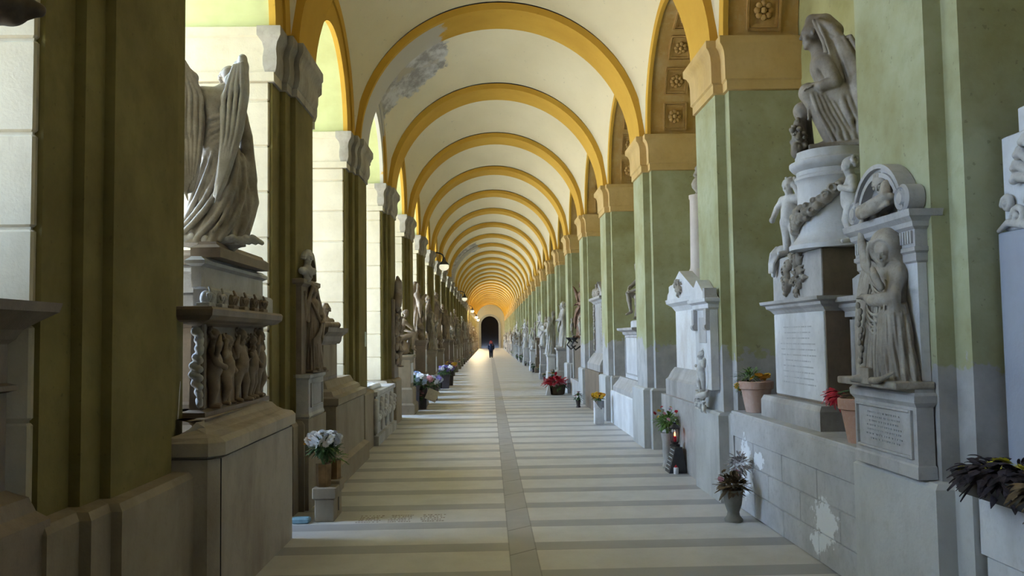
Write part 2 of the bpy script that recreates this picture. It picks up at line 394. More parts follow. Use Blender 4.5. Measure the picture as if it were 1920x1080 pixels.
# side arches
LH = P-TH
R_R, R_L1, R_L0 = (P-TH-.30)/2, (P-TH-.40)/2, (P-TH-.96)/2
sr_me = arch_wall(MB(), R_R, 0, XR+.105, 3.045, 7.0, -P/2, P/2).mesh('side_arch', M_COF)
rr_me = ring_solid(MB(), R_R-.02, R_R+.185, 0, XR+.05, XR+.10).mesh('archivolt', M_OC, angle=35)
sl_me = arch_wall(MB(), R_L0, 0, -4.6, XL-.106, 7.0, -P/2, P/2).mesh('side_arch', M_AG)
rl_me = ring_solid(MB(), R_L1, R_L1+.25, 0, XL-.075, XL-.045).mesh('archivolt', M_OC, angle=35)
rl2_me = ring_solid(MB(), R_L0-.018, R_L1+.03, 0, XL-.13, XL-.07).mesh('inner_archivolt', M_OC, angle=35)
def rosette_mesh():
    mb = MB(); mb.box(-.17,.17,-.2,.2,-.03,.008); 
    for w,h,z in ((.155,.185,.028),(.125,.15,.02)):
        for s in (-1,1):
            mb.box(-w,w,s*h-.012,s*h+.012,0,z); mb.box(s*w-.012,s*w+.012,-h,h,0,z)
    for k in range(8):
        a = k*math.pi/4; mb.ball((.065*math.cos(a),.065*math.sin(a),.015),.035,8,6,(1,1,.6))
    mb.ball((0,0,.02),.035,8,6,(1,1,.9)); return mb
ros_me = rosette_mesh().mesh('painted_coffer', M_ROS, angle=50)
for n in BACK+list(range(1,NB+1)):
    y = Y0+(n-1)*P+TH+LH/2
    o = bpy.data.objects.new('ceiling', vault_me); C.objects.link(o); o.location = (XC,y,0); struct(o)
    for side,me,rm in (('right',sr_me,rr_me),('left',sl_me,rl_me)):
        o = bpy.data.objects.new('side_arch', me); C.objects.link(o); o.location = (0,y,0)
        desc = 'ochre coffered wall arch over right-hand niche' if side=='right' else 'ochre edged open arch with green soffit, left side'
        lab = (f"{desc}, {ordn(n)} bay ahead" if 0 < n <= 14 else f"{'distant ' if n>0 else ''}{desc}{', far along the gallery' if n>0 else ', beside the viewpoint'}")
        tag(o, lab, 'arch', ('distant ' if n>14 else '')+side+' side arches')
        a = bpy.data.objects.new('archivolt', rm); C.objects.link(a); a.parent = o
        if side == 'left':
            a = bpy.data.objects.new('inner_archivolt', rl2_me); C.objects.link(a); a.parent = o
        elif n <= 8:
            for k in range(9):
                an = math.pi*(.06+.88*k/8); r = R_R
                c = bpy.data.objects.new('painted_coffer', ros_me); C.objects.link(c); c.parent = o
                c.matrix_local = Matrix.Translation((XR+.45, -r*math.cos(an), ZS+r*math.sin(an))) @ Matrix.Rotation(math.atan2(-math.cos(an),-math.sin(an)), 4, 'X')
YA, YB = -1.6, Y0+NB*P+TH
struct(MB().add([(-4.9,YA,0),(3.4,YA,0),(3.4,YB+6,0),(-4.9,YB+6,0)],[(0,1,2,3)]).obj('floor', M_FL))
_fl = [o for o in C.objects if o.name.startswith('floor')][0]
_mb = MB(); _rn = random.Random(3)
for _b in range(3):
    for _r in range(5):
        _x = -1.20+.28*_b+_rn.uniform(0,.03); _y = 7.585+.065*_r
        while _x < -1.20+.28*_b+.21:
            _w = _rn.uniform(.010,.022); _mb.box(_x,_x+_w,_y,_y+.030,.0,.0012); _x += _w+_rn.choice((.006,.006,.02))
_o = _mb.obj('lettering', plain('worn_floor_lettering',(.36,.30,.25),.7), _fl)
struct(MB().box(3.05,3.4,YA,YB+.6,0,7.3).obj('wall_right', M_NIC))
struct(MB().box(-4.6,3.4,YA,YB+1,7.25,7.5).obj('ceiling', plain('roof_slab',(.35,.3,.25))))
struct(MB().box(-4.6,3.4,YA-.3,YA,0,7.5).obj('wall_light_block', plain('light_block_dark',(.12,.10,.06))))  # unseen wall added behind the camera to cut light from behind, kept dark
# end wall with an arched doorway to a dark hall
mb = MB(); DW, DZ = 1.28, 3.42
xc = .1
def arch_opening_wall(mb, x0,x1,y0,y1,ztop,xc,w,zsp,N=20):
    pts = [(xc-w,0)]+[(xc+w*math.cos(math.pi*(1-k/N)), zsp+w*math.sin(math.pi*(1-k/N))) for k in range(N+1)]+[(xc+w,0)]
    outer = [(x0,0),(x0,ztop)]+[(x0+(x1-x0)*(k+.5)/N, ztop) for k in range(N-1)]+[(x1,ztop),(x1,0)]
    n = len(pts); outer = [(x0,0)]+[(x0,ztop)]*1+[(x0+(x1-x0)*k/(n-4), ztop) for k in range(1,n-4)]+[(x1,ztop)]+[(x1,0)]
    while len(outer) < n: outer.insert(1,(x0,ztop*.5))
    v = []; f = []
    for p,q in zip(pts,outer): v += [(p[0],y0,p[1]),(q[0],y0,q[1]),(p[0],y1,p[1]),(q[0],y1,q[1])]
    for k in range(n-1):
        a,b = 4*k,4*k+4; f += [(a,a+1,b+1,b),(a+2,b+2,b+3,a+3),(a,b,b+2,a+2)]
    return mb.add(v,f)
YE = YB+.62
struct(arch_opening_wall(MB(), -4.6,3.4,YE,YE+.4,7.4,xc,DW,DZ).obj('wall_end', plain('end_wall_plaster',(.62,.55,.38))))
mb = MB(); N = 20
rings = [[(xc+(DW+d)*c, YE+yy, z) for d,yy in ((0,-.12),(.28,-.12),(.28,.05),(0,.05))] if False else None for c,z in ()]
path = [(-1,0,0)]+[(math.cos(math.pi*(1-k/N)),math.sin(math.pi*(1-k/N)),1) for k in range(N+1)]+[(1,0,0)]
rings = []
for c,s,up in path:
    zz = DZ if up else 0
    rings.append([(xc+DW*c,YE-.15,zz+DW*s*up),(xc+(DW+.3)*c,YE-.15,zz+(DW+.3)*s*up),(xc+(DW+.3)*c,YE+.02,zz+(DW+.3)*s*up),(xc+DW*c,YE+.02,zz+DW*s*up)])
struct(MB().loft(rings).obj('trim_1', plain('grey_door_surround',(.42,.41,.38)), angle=35))
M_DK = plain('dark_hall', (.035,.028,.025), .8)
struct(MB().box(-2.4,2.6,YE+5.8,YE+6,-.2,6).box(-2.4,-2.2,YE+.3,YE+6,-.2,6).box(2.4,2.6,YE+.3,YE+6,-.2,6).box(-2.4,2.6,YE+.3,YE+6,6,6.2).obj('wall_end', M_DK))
# courtyard outside the open left side
g = NT('courtyard_gravel', .9, .2); g.color(g.ramp(g.noise(2,6), [(.3,(.58,.53,.42)),(.7,(.70,.65,.54))]))
struct(MB().add([(-80,YA-40,-.02),(-4.9,YA-40,-.02),(-4.9,YB+40,-.02),(-80,YB+40,-.02)],[(0,1,2,3)]).obj('ground', g.m))
# ------------------------------------------------------------------ sculpting: smooth-blended solids on a grid, one continuous surface
def rotm(rx=0, ry=0, rz=0): return np.array((Matrix.Rotation(rad(rz),3,'Z') @ Matrix.Rotation(rad(ry),3,'Y') @ Matrix.Rotation(rad(rx),3,'X')))
RES = .62
class Sculpt:
    def __init__(s): s.P = []
    def cap(s, a, b, ra, rb=None, k=.02, op='+'):
        s.P.append(('cap', np.array(a,float), np.array(b,float), ra, ra if rb is None else rb, k, op)); return s
    def chain(s, pts, rs, k=.02, op='+'):
        R = list(rs) if isinstance(rs,(list,tuple)) else [rs]*len(pts)
        s.P.append(('poly', [np.array(q,float) for q in pts], np.array(R,float), None, None, k, op)); return s
    def ell(s, c, r, rot=None, k=.02, op='+'):
        s.P.append(('ell', np.array(c,float), np.array(r,float), np.eye(3) if rot is None else rotm(*rot), None, k, op)); return s
    def box(s, c, h, rot=None, rd=.005, k=.01, op='+'):
        s.P.append(('box', np.array(c,float), np.array(h,float), np.eye(3) if rot is None else rotm(*rot), rd, k, op)); return s
    def skirt(s, secs, n=14, amp=.12, tw=0.0, k=.02, ph=0.0, op='+'):
        # secs: list of (z, cx, cy, rx, ry) from top to bottom, pleats deepen downwards
        s.P.append(('skirt', np.array(secs,float), n, amp, (tw,ph), k, op)); return s
    def bounds(s, p):
        if p[0]=='cap':
            r = max(p[3],p[4]); return np.minimum(p[1],p[2])-r, np.maximum(p[1],p[2])+r
        if p[0]=='poly':
            r = p[2].max(); return np.min(p[1],0)-r, np.max(p[1],0)+r
        if p[0]=='ell':
            r = np.sqrt(((p[3]*p[2])**2).sum(1)); return p[1]-r, p[1]+r
        if p[0]=='box':
            r = (np.abs(p[3])*p[2]).sum(1)+p[4]; return p[1]-r, p[1]+r
        S = p[1]; m = (1+p[3])
        return np.array([(S[:,1]-S[:,3]*m).min(),(S[:,2]-S[:,4]*m).min(),S[:,0].min()]), np.array([(S[:,1]+S[:,3]*m).max(),(S[:,2]+S[:,4]*m).max(),S[:,0].max()])
    def build(s, h, clip=None):
        h = h*RES
        bb = [s.bounds(p) for p in s.P if p[-1]=='+']
        lo = np.min([b[0] for b in bb],0)-3*h; hi = np.max([b[1] for b in bb],0)+3*h
        n = np.ceil((hi-lo)/h).astype(int)+1
        ax = [lo[i]+h*np.arange(n[i]) for i in range(3)]
        F = np.full(n, .3, np.float32)
        for p in s.P:
            a,b = s.bounds(p); k = p[5]; m = k+3*h
            i0 = np.maximum(((a-m-lo)/h).astype(int),0); i1 = np.minimum(((b+m-lo)/h).astype(int)+2, n)
            if (i1<=i0).any(): continue
            X = ax[0][i0[0]:i1[0]][:,None,None].astype(np.float32); Y = ax[1][i0[1]:i1[1]][None,:,None].astype(np.float32); Z = ax[2][i0[2]:i1[2]][None,None,:].astype(np.float32)
            if p[0]=='cap':
                A,B = p[1],p[2]; d = B-A; L = max((d*d).sum(),1e-9)
                t = np.clip(((X-A[0])*d[0]+(Y-A[1])*d[1]+(Z-A[2])*d[2])/L, 0, 1)
                D = np.sqrt((X-A[0]-t*d[0])**2+(Y-A[1]-t*d[1])**2+(Z-A[2]-t*d[2])**2)-(p[3]+(p[4]-p[3])*t)
            elif p[0]=='poly':
                D = None
                for i in range(len(p[1])-1):
                    A,B = p[1][i],p[1][i+1]; d = B-A; L = max((d*d).sum(),1e-9)
                    t = np.clip(((X-A[0])*d[0]+(Y-A[1])*d[1]+(Z-A[2])*d[2])/L, 0, 1)
                    D1 = np.sqrt((X-A[0]-t*d[0])**2+(Y-A[1]-t*d[1])**2+(Z-A[2]-t*d[2])**2)-(p[2][i]+(p[2][i+1]-p[2][i])*t)
                    D = D1 if D is None else np.minimum(D,D1)
            elif p[0] in ('ell','box'):
                R = p[3]; q = [R[0,i]*(X-p[1][0])+R[1,i]*(Y-p[1][1])+R[2,i]*(Z-p[1][2]) for i in range(3)]
                if p[0]=='ell':
                    r = p[2]; k0 = np.sqrt(sum((q[i]/r[i])**2 for i in range(3))); k1 = np.sqrt(sum((q[i]/r[i]**2)**2 for i in range(3)))+1e-9
                    D = k0*(k0-1)/k1
                else:
                    w = [np.abs(q[i])-p[2][i]+p[4] for i in range(3)]
                    D = np.sqrt(sum(np.maximum(x,0)**2 for x in w))+np.minimum(np.maximum(np.maximum(w[0],w[1]),w[2]),0)-p[4]
            else:
                S = p[1][np.argsort(p[1][:,0])]; z = Z[0,0]
                g = [np.interp(z, S[:,0], S[:,i]).astype(np.float32)[None,None,:] for i in (1,2,3,4)]
                u = (X-g[0]); w = (Y-g[1]); th = np.arctan2(w/g[3],u/g[2])
                fr = (S[-1,0]-Z)/max(S[-1,0]-S[0,0],1e-6)
                ph = p[4][0]*fr+p[4][1]
                wv = .6*np.cos(p[2]*(th+ph))+.4*np.cos((p[2]*1.7//1+1)*(th-ph*.6)+1.3)
                am = p[3]*np.clip(.25+fr*1.1,0,1)
                rho = np.sqrt((u/g[2])**2+(w/g[3])**2)
                D = (rho-1-am*wv)*np.minimum(g[2],g[3])*.8
                D = np.maximum(D, np.maximum(S[0,0]-Z, Z-S[-1,0]))
            sl = tuple(slice(i0[i],i1[i]) for i in range(3)); E0 = F[sl]; D = np.broadcast_to(D, E0.shape)
            if p[-1]=='+':
                hh = np.maximum(k-np.abs(E0-D),0)/max(k,1e-6); F[sl] = np.minimum(E0,D)-hh*hh*k*.25
            else:
                D = -D; hh = np.maximum(k-np.abs(E0-D),0)/max(k,1e-6); F[sl] = np.maximum(E0,D)+hh*hh*k*.25
        if clip is not None:      # flatten at a plane: keep dot(n,x) >= d
            nx,d = clip; D = d-(ax[0][:,None,None]*nx[0]+ax[1][None,:,None]*nx[1]+ax[2][None,None,:]*nx[2]); F = np.maximum(F, D)
        return surface_nets(F, lo, h)
    def mesh(s, name, mat, h, clip=None):
        v,f = s.build(h, clip); me = bpy.data.meshes.new(name)
        me.vertices.add(len(v)); me.vertices.foreach_set('co', v.astype(np.float32).ravel())
        me.loops.add(len(f)*4); me.loops.foreach_set('vertex_index', f.astype(np.int32).ravel())
        me.polygons.add(len(f)); me.polygons.foreach_set('loop_start', np.arange(0,len(f)*4,4,dtype=np.int32))
        me.update(calc_edges=True); me.validate(); me.materials.append(mat); me.shade_smooth(); return me
    def obj(s, name, mat, h, parent=None, loc=None, clip=None):
        o = bpy.data.objects.new(name, s.mesh(name, mat, h, clip)); C.objects.link(o)
        if parent is not None: o.parent = parent
        if loc is not None: o.location = loc
        return o
def surface_nets(F, lo, h):
    S = F < 0; n = F.shape
    cnt = np.zeros((n[0]-1,n[1]-1,n[2]-1), np.float32); acc = np.zeros(cnt.shape+(3,), np.float32)
    def sub(A,dx,dy,dz): return A[dx:n[0]-1+dx, dy:n[1]-1+dy, dz:n[2]-1+dz]
    for d in range(3):
        e = [0,0,0]; e[d] = 1; o2 = [i for i in range(3) if i != d]
        for p in (0,1):
            for q in (0,1):
                a = [0,0,0]; a[o2[0]] = p; a[o2[1]] = q; b = [a[i]+e[i] for i in range(3)]
                fa,fb = sub(F,*a),sub(F,*b); m = (fa<0)!=(fb<0)
                t = np.where(m, fa/np.where(m,fa-fb,1), 0)
                cnt += m; 
                for i in range(3): acc[...,i] += m*(a[i]+(t if i==d else 0))
    M = cnt>0; idx = -np.ones(cnt.shape, np.int64); I = np.argwhere(M); idx[M] = np.arange(len(I))
    V = (I+acc[M]/cnt[M][:,None])*h+lo; Q = []
    for d in range(3):
        sl0 = [slice(1,-1)]*3; sl0[d] = slice(0,-1); sl1 = [slice(1,-1)]*3; sl1[d] = slice(1,None)
        A,B = S[tuple(sl0)],S[tuple(sl1)]; m = A!=B; K = np.argwhere(m)
        if not len(K): continue
        off = np.array([1,1,1]); off[d] = 0; K = K+off; u,w = [(1,2),(2,0),(0,1)][d]
        def g(du,dw):
            k = K.copy(); k[:,u] -= du; k[:,w] -= dw; return idx[k[:,0],k[:,1],k[:,2]]
        q = np.stack([g(0,0),g(1,0),g(1,1),g(0,1)],1); fl = ~A[m]
        q[fl] = q[fl][:,::-1]; Q.append(q)
    Q = np.concatenate(Q); Q = Q[(Q>=0).all(1)]; return V,Q
def V3(*a): return np.array(a,float)
def lerp(a,b,t): return np.array(a)*(1-t)+np.array(b)*t
# head: c centre of the skull, s = head height, f = facing direction, up
def frame(f, up=(0,0,1)):
    f = np.array(f,float); f /= np.linalg.norm(f); r = np.cross(f, up); r /= np.linalg.norm(r); u = np.cross(r,f); return f,r,u
def head(S, c, s, f, up=(0,0,1), hair=True, beard=False):
    c = np.array(c,float); f,r,u = frame(f,up); k = .06*s
    S.cap(c+u*.10*s-f*.03*s, c+u*.12*s-f*.10*s, .36*s,.36*s, k)                    # skull
    S.cap(c+f*.09*s+u*.02*s, c+f*.14*s-u*.30*s, .275*s,.18*s, k)                    # face
    S.ell(c+f*.235*s-u*.435*s, (.085*s,)*3, k=.06*s)                                # chin
    S.cap(c+f*.10*s-u*.30*s+r*.11*s, c+f*.10*s-u*.30*s-r*.11*s, .13*s,.13*s, k)    # jaw
    S.cap(c+f*.345*s+u*.05*s, c+f*.395*s-u*.115*s, .028*s,.048*s, .02*s)            # nose
    S.cap(c+f*.335*s-u*.13*s-r*.03*s, c+f*.335*s-u*.13*s+r*.03*s, .035*s,.035*s, .02*s)
    S.cap(c+f*.315*s+u*.10*s-r*.15*s, c+f*.315*s+u*.10*s+r*.15*s, .045*s,.045*s, .04*s)  # brow
    for q in (-1,1):
        S.ell(c+f*.365*s+r*q*.135*s+u*.015*s, (.062*s,.062*s,.05*s), k=.035*s, op='-')
        S.ell(c+f*.295*s+r*q*.135*s+u*.015*s, (.055*s,)*3, k=.008*s)
        S.ell(c+f*.22*s+r*q*.15*s-u*.16*s, (.085*s,)*3, k=.06*s)
        S.ell(c+f*.0*s+r*q*.33*s-u*.04*s, (.07*s,.05*s,.10*s), k=.02*s)
    S.cap(c+f*.318*s-u*.235*s-r*.07*s, c+f*.318*s-u*.235*s+r*.07*s, .026*s,.026*s, .012*s)
    S.cap(c+f*.308*s-u*.285*s-r*.05*s, c+f*.308*s-u*.285*s+r*.05*s, .030*s,.030*s, .012*s)
    if hair:
        for i in range(11):
            a = -1.9+3.8*i/10; d = -f*math.cos(a)+r*math.sin(a)
            S.cap(c+u*.42*s+f*.05*s+d*.10*s, c+d*.38*s+u*.05*s-(0 if abs(a)<1.3 else 0)*u, .11*s,.09*s, .04*s)
            S.ell(c+d*.40*s-u*.10*s, (.085*s,)*3, k=.03*s)
    if beard:
        S.cap(c+f*.22*s-u*.36*s, c+f*.24*s-u*.62*s, .17*s,.07*s, .05*s)
def hand(S, w, d, s, curl=.5, side=1, palm=(0,0,-1)):
    # w wrist, d direction of the hand, s hand length
    w = np.array(w,float); d = np.array(d,float)/np.linalg.norm(d); pn = np.array(palm,float); a = np.cross(d,pn); a /= np.linalg.norm(a)+1e-9; pn = np.cross(a,d)
    S.cap(w, w+d*.42*s, .16*s,.20*s, .06*s)
    for i in range(4):
        o = (i-1.5)*.125*s; L = (.46,.52,.48,.38)[i]*s
        b = w+d*.42*s+a*o; m = b+d*L*.5+pn*curl*.10*s; e = m+d*L*.45*(1-curl*.6)+pn*curl*.42*L
        S.chain([b,m,e], [.075*s,.068*s,.055*s], .012*s)
    b = w+d*.10*s+a*side*.13*s; S.chain([b,b+d*.20*s+a*side*.16*s,b+d*.38*s+a*side*.17*s+pn*.06*s],[.085*s,.075*s,.06*s], .03*s)
def body(S, J, H, arms=True, legs=True, fem=False, fat=1.0, k=.025, torso=True):
    """J joints: pel, che, nek, shl/shr, ell/elr, wrl/wrr, hil/hir, knl/knr, anl/anr, tol/tor"""
    u = H*fat; k = k*H/1.0
    J = {a:np.array(b,float) for a,b in J.items()}
    if torso:
        S.cap(J['pel'], lerp(J['pel'],J['che'],.45), .085*u, .070*u, k)
        S.cap(lerp(J['pel'],J['che'],.45), J['che'], .070*u, .088*u, k)
        S.cap(lerp(J['hil'],J['pel'],.3), lerp(J['hir'],J['pel'],.3), .07*u,.07*u, k)
        S.cap(lerp(J['che'],J['shl'],.6), lerp(J['che'],J['shr'],.6), .075*u,.075*u, k)
        S.cap(J['shl'], J['shr'], .042*u,.042*u, k*1.6)
        S.cap(J['che'], J['nek'], .05*u,.036*u, k); 
    if arms:
        for q in 'lr':
            if 'el'+q in J:
                S.cap(J['sh'+q],J['el'+q],.036*u,.028*u,k*.7); S.cap(J['el'+q],J['wr'+q],.028*u,.019*u,k*.5)
                S.ell(J['sh'+q], (.042*u,)*3, k=k)
    if legs:
        for q in 'lr':
            if 'kn'+q in J:
                S.cap(J['hi'+q],J['kn'+q],.060*u,.036*u,k); S.cap(J['kn'+q],lerp(J['kn'+q],J['an'+q],.35),.034*u,.036*u,k*.6); S.cap(lerp(J['kn'+q],J['an'+q],.35),J['an'+q],.036*u,.020*u,k*.6)
                S.cap(J['an'+q],J['to'+q],.022*u,.016*u,k*.5); S.ell(J['an'+q]+(J['an'+q]-J['to'+q])*.2-V3(0,0,.0), (.02*u,)*3, k=k*.5)
def rotz(p, a): c,s = math.cos(a),math.sin(a); return V3(p[0]*c-p[1]*s, p[0]*s+p[1]*c, p[2])
def folds(S, lines, r, k=.012):
    for L in lines: S.chain(L, r if not isinstance(r,list) else r, k)
def curve(a, b, c=None, n=7):
    a,b = np.array(a,float),np.array(b,float)
    if c is None: return [lerp(a,b,t) for t in np.linspace(0,1,n)]
    c = np.array(c,float); return [a*(1-t)**2+2*c*t*(1-t)+b*t*t for t in np.linspace(0,1,n)]
def wing_sculpt(root, top, tip, depth, nrm, n_long=8, s=1.0):
    """feathered wing: root at the shoulder, top the wrist of the wing, tip the longest feather; nrm outward normal; depth = width direction vector"""
    S = Sculpt(); root,top,tip,depth,nrm = [np.array(q,float) for q in (root,top,tip,depth,nrm)]; nrm /= np.linalg.norm(nrm)
    L = np.linalg.norm(tip-top)
    S.chain([root, lerp(root,top,.6)+nrm*.01, top], [.030*s,.034*s,.028*s], .02)
    S.chain([top, lerp(top,tip,.25)], [.03*s,.018*s], .02)
    rows = [(.95,n_long,.017,.0),(.60,n_long,.016,.012),(.36,n_long,.016,.024),(.20,n_long-1,.018,.034)]
    for ri,(fl,n,w,off) in enumerate(rows):
        for i in range(n):
            t = i/(n-1)
            b = lerp(top, root, t*.95)+nrm*off*s*.7
            e = lerp(tip, lerp(tip,root,.30)+depth*1.0, t)
            d = (e-b); e = b+d*fl*(1-.10*math.sin(t*3)) + nrm*off*s*.4
            m = lerp(b,e,.5)+depth*.06*(1-t)*fl
            S.chain([b,m,lerp(m,e,.85),e], [w*s*.85,w*s*1.05,w*s,w*s*.35], .006)
    # web joining the feathers
    for i in range(6):
        t = i/5; b = lerp(top,root,t*.9); e = lerp(tip, lerp(tip,root,.30)+depth, t); S.cap(b, lerp(b,e,.8), .020*s,.010*s,.012)
    return S
def wing_shape(Lp, Ip, back, n=7, s=1.0):
    """Lp leading edge and Ip inner edge polylines from the top of the wing to its tip; back = direction away from the viewer"""
    Lp,Ip,back = np.array(Lp,float),np.array(Ip,float),np.array(back,float); S = Sculpt()
    def at(Q,t):
        f = t*(len(Q)-1); i = min(int(f),len(Q)-2); return Q[i]*(1-f+i)+Q[i+1]*(f-i)
    def pt(u,t): return at(Lp,t)*(1-u)+at(Ip,t)*u
    for i in range(n+3):        # web
        u = i/(n+2); S.chain([pt(u,t)+back*.018*s for t in np.linspace(0.02,.93,9)], [.014*s]*8+[.006*s], .02)
    S.chain([pt(.06,t) for t in np.linspace(0,.55,7)], [.030*s,.034*s,.032*s,.028*s,.024*s,.02*s,.014*s], .02)
    S.chain([pt(u,.06+.06*u) for u in np.linspace(0,1,5)], [.030*s,.034*s,.036*s,.036*s,.034*s], .02)
    for r,(a,b,w) in enumerate(((.30,1.0,.0125),(.20,.62,.015),(.12,.42,.016),(.05,.26,.017))):
        m = n if r == 0 else n-1
        for i in range(m):
            u = (i+.5)/m; e = b-(.16 if r==0 else .05)*u; T = np.linspace(a,e,6); off = -back*(.004+.011*r)*s
            S.chain([pt(min(max(u+.10*(t-a),0),1),t)+off for t in T], [w*s*.9,w*s,w*s,w*s,w*s*.9,w*s*.3], .005)
    return S
def blossom_mesh(r, petals=14, layers=3, cup=.5, seed=0):
    mb = MB(); rn = random.Random(seed)
    for l in range(layers):
        rr = r*(1-.26*l); n = petals-2*l
        for k in range(n):
            a = 2*math.pi*(k+.5*l)/n+rn.uniform(-.1,.1); el = cup*(.2+.55*l)+rn.uniform(-.12,.12)
            w = rr*math.sin(math.pi/n)*1.1; c,s = math.cos(a),math.sin(a)
            def pt(u,v,z): x = u*math.cos(el); zz = u*math.sin(el)+z; return (x*c-v*s, x*s+v*c, zz)
            b = [pt(.06*r,0,0), pt(rr*.5,-w,.0), pt(rr*.9,-w*.6,-.02*r), pt(rr,0,-.05*r), pt(rr*.9,w*.6,-.02*r), pt(rr*.5,w,0), pt(rr*.5,0,.05*r)]
            mb.add(b, [(0,1,6),(1,2,6),(2,3,6),(3,4,6),(4,5,6),(5,0,6)])
    mb.ball((0,0,r*.12), r*.2, 8, 5, (1,1,.7)); return mb
def leaf_into(mb, p, d, L, w, up=(0,0,1), droop=.25):
    p = Vector(p); d = Vector(d).normalized(); s = d.cross(Vector(up)); s = s.normalized() if s.length > 1e-3 else Vector((1,0,0)); u = s.cross(d)
    q = []
    for t,ww in ((0,.05),(.3,.8),(.6,1.0),(.85,.55),(1,0.02)):
        c = p+d*L*t-Vector((0,0,droop*L*t*t)); q.append((c-s*w*ww/2, c+u*w*.12, c+s*w*ww/2))
    v = [tuple(x) for r in q for x in r]; f = []
    for i in range(4):
        a = 3*i; f += [(a,a+1,a+4,a+3),(a+1,a+2,a+5,a+4)]
    mb.add(v,f)
def foliage(mb, c, r, n, L, w, seed=0, flat=1.0, droop=.25, zmin=-1):
    rn = random.Random(seed)
    for i in range(n):
        while True:
            d = Vector((rn.gauss(0,1),rn.gauss(0,1),rn.gauss(.25,1)*flat))
            if d.length > .1 and d.normalized().z > zmin: break
        d.normalize(); p = Vector(c)+Vector((d.x*r*rn.uniform(.2,.95),d.y*r*rn.uniform(.2,.95),d.z*r*rn.uniform(.2,.95)*flat))
        leaf_into(mb, p, d+Vector((rn.uniform(-.5,.5),rn.uniform(-.5,.5),rn.uniform(-.3,.5))), L*rn.uniform(.7,1.2), w*rn.uniform(.7,1.2), droop=droop)
    return mb
# ------------------------------------------------------------------ figures
def rect(x0,x1,y0,y1): return [(x0,y0),(x1,y0),(x1,y1),(x0,y1)]
def angel_body():     # seen from behind; x image right, y away from the viewer, z up; feet on z=0
    S = Sculpt()
    S.skirt([(.76,-.005,0,.098,.078),(.66,0,0,.118,.092),(.55,.035,.0,.140,.11),(.35,.03,.0,.170,.14),(.2,.02,.0,.180,.155),(.08,-.03,-.02,.200,.165),(.0,-.06,-.03,.225,.175)], 11, .10, .9, .02)
    J = dict(pel=(0,0,.66),che=(-.005,.0,.89),nek=(.025,.02,1.03),shl=(-.105,.0,.975),shr=(.125,.0,.985),hil=(-.05,0,.62),hir=(.06,0,.62),ell=(-.14,.12,.83),wrl=(-.03,.2,.93),elr=(.16,.1,.82),wrr=(.06,.2,.92))
    body(S, J, 1.2, legs=False)
    S.cap((.03,.02,1.02),(.065,.035,1.07),.037,.036,.02)
    head(S, (.078,.045,1.118), .165, (.55,.75,-.42), hair=True)
    S.ell((.07,-.02,1.125),(.045,.04,.05),k=.02); S.ell((.095,-.045,1.105),(.026,.024,.026),k=.008)   # knot of hair
    # cloth wound round the hips, bare back above
    for z0,z1,r in ((.80,.70,.020),(.775,.655,.018),(.73,.60,.016),(.69,.54,.018),(.84,.77,.016)):
        S.chain([(.105,-.02,z0+.02),(.05,-.095,z0),(-.04,-.092,(z0+z1)/2+.01),(-.105,-.02,z1)], [r*.8,r,r,r*.7], .010)
    S.chain([(-.115,.0,.80),(-.125,.01,.76),(-.12,.01,.70),(-.10,-.03,.66)], [.02,.022,.02,.015], .012)
    # long folds falling and sweeping to the left
    for a,c,b,r in (((.08,-.10,.62),(.05,-.17,.3),(-.23,-.16,.035),.017),((.03,-.115,.60),(-.03,-.16,.25),(-.28,-.10,.03),.015),((-.03,-.10,.60),(-.10,-.14,.3),(-.26,-.03,.03),.014),((.12,-.08,.62),(.13,-.17,.3),(-.12,-.19,.03),.018),((.15,-.03,.60),(.21,-.12,.28),(.02,-.20,.02),.018),((.17,.03,.60),(.24,-.05,.25),(.12,-.15,.02),.018),((-.07,-.06,.58),(-.15,-.08,.35),(-.20,-.06,.1),.012),((.10,-.10,.5),(.12,-.18,.25),(-.02,-.20,.08),.012)):
        S.chain(curve(a,b,c,7), [r*.6,r*.8,r,r*1.1,r*1.2,r*1.1,r*.9], .014)
    # mantle hanging on the right, broad edge standing off
    S.chain([(.15,.05,.86),(.175,.06,.74),(.185,.04,.62),(.21,.02,.45),(.215,0,.40)], [.04,.045,.045,.035,.012], .02)
    S.chain([(.17,.06,.6),(.215,.03,.44),(.222,.0,.38)], [.03,.022,.01], .012)
    S.chain([(.17,.03,.55),(.20,.02,.3),(.14,-.03,.08),(.07,-.06,.0)], [.05,.06,.06,.05], .03)
    return S
def angel_wings():
    L = wing_shape([(-.27,-.10,1.21),(-.325,-.12,1.02),(-.33,-.14,.76),(-.275,-.16,.50),(-.17,-.18,.25)], [(-.22,-.09,1.18),(-.085,-.06,.95),(-.09,-.09,.76),(-.115,-.13,.52),(-.160,-.18,.27)], (0,1,0), 8, 1.15)
    R = wing_shape([(.150,-.15,1.20),(.172,-.16,.98),(.135,-.19,.70),(.055,-.22,.43),(-.02,-.25,.23)], [(.115,-.13,1.19),(.02,-.10,.93),(.025,-.16,.72),(.01,-.21,.45),(-.025,-.25,.24)], (.15,1,0), 5, .95)
    R.cap((.04,-.06,.93),(.10,-.13,1.0),.04,.03,.02)
    return L,R
def crumpled_cloth(S, pts, r, seed=0):
    rn = random.Random(seed)
    for i in range(len(pts)-1):
        a,b = np.array(pts[i]),np.array(pts[i+1])
        S.cap(a,b,r*rn.uniform(.7,1.1),r*rn.uniform(.6,1.0),r*.6)
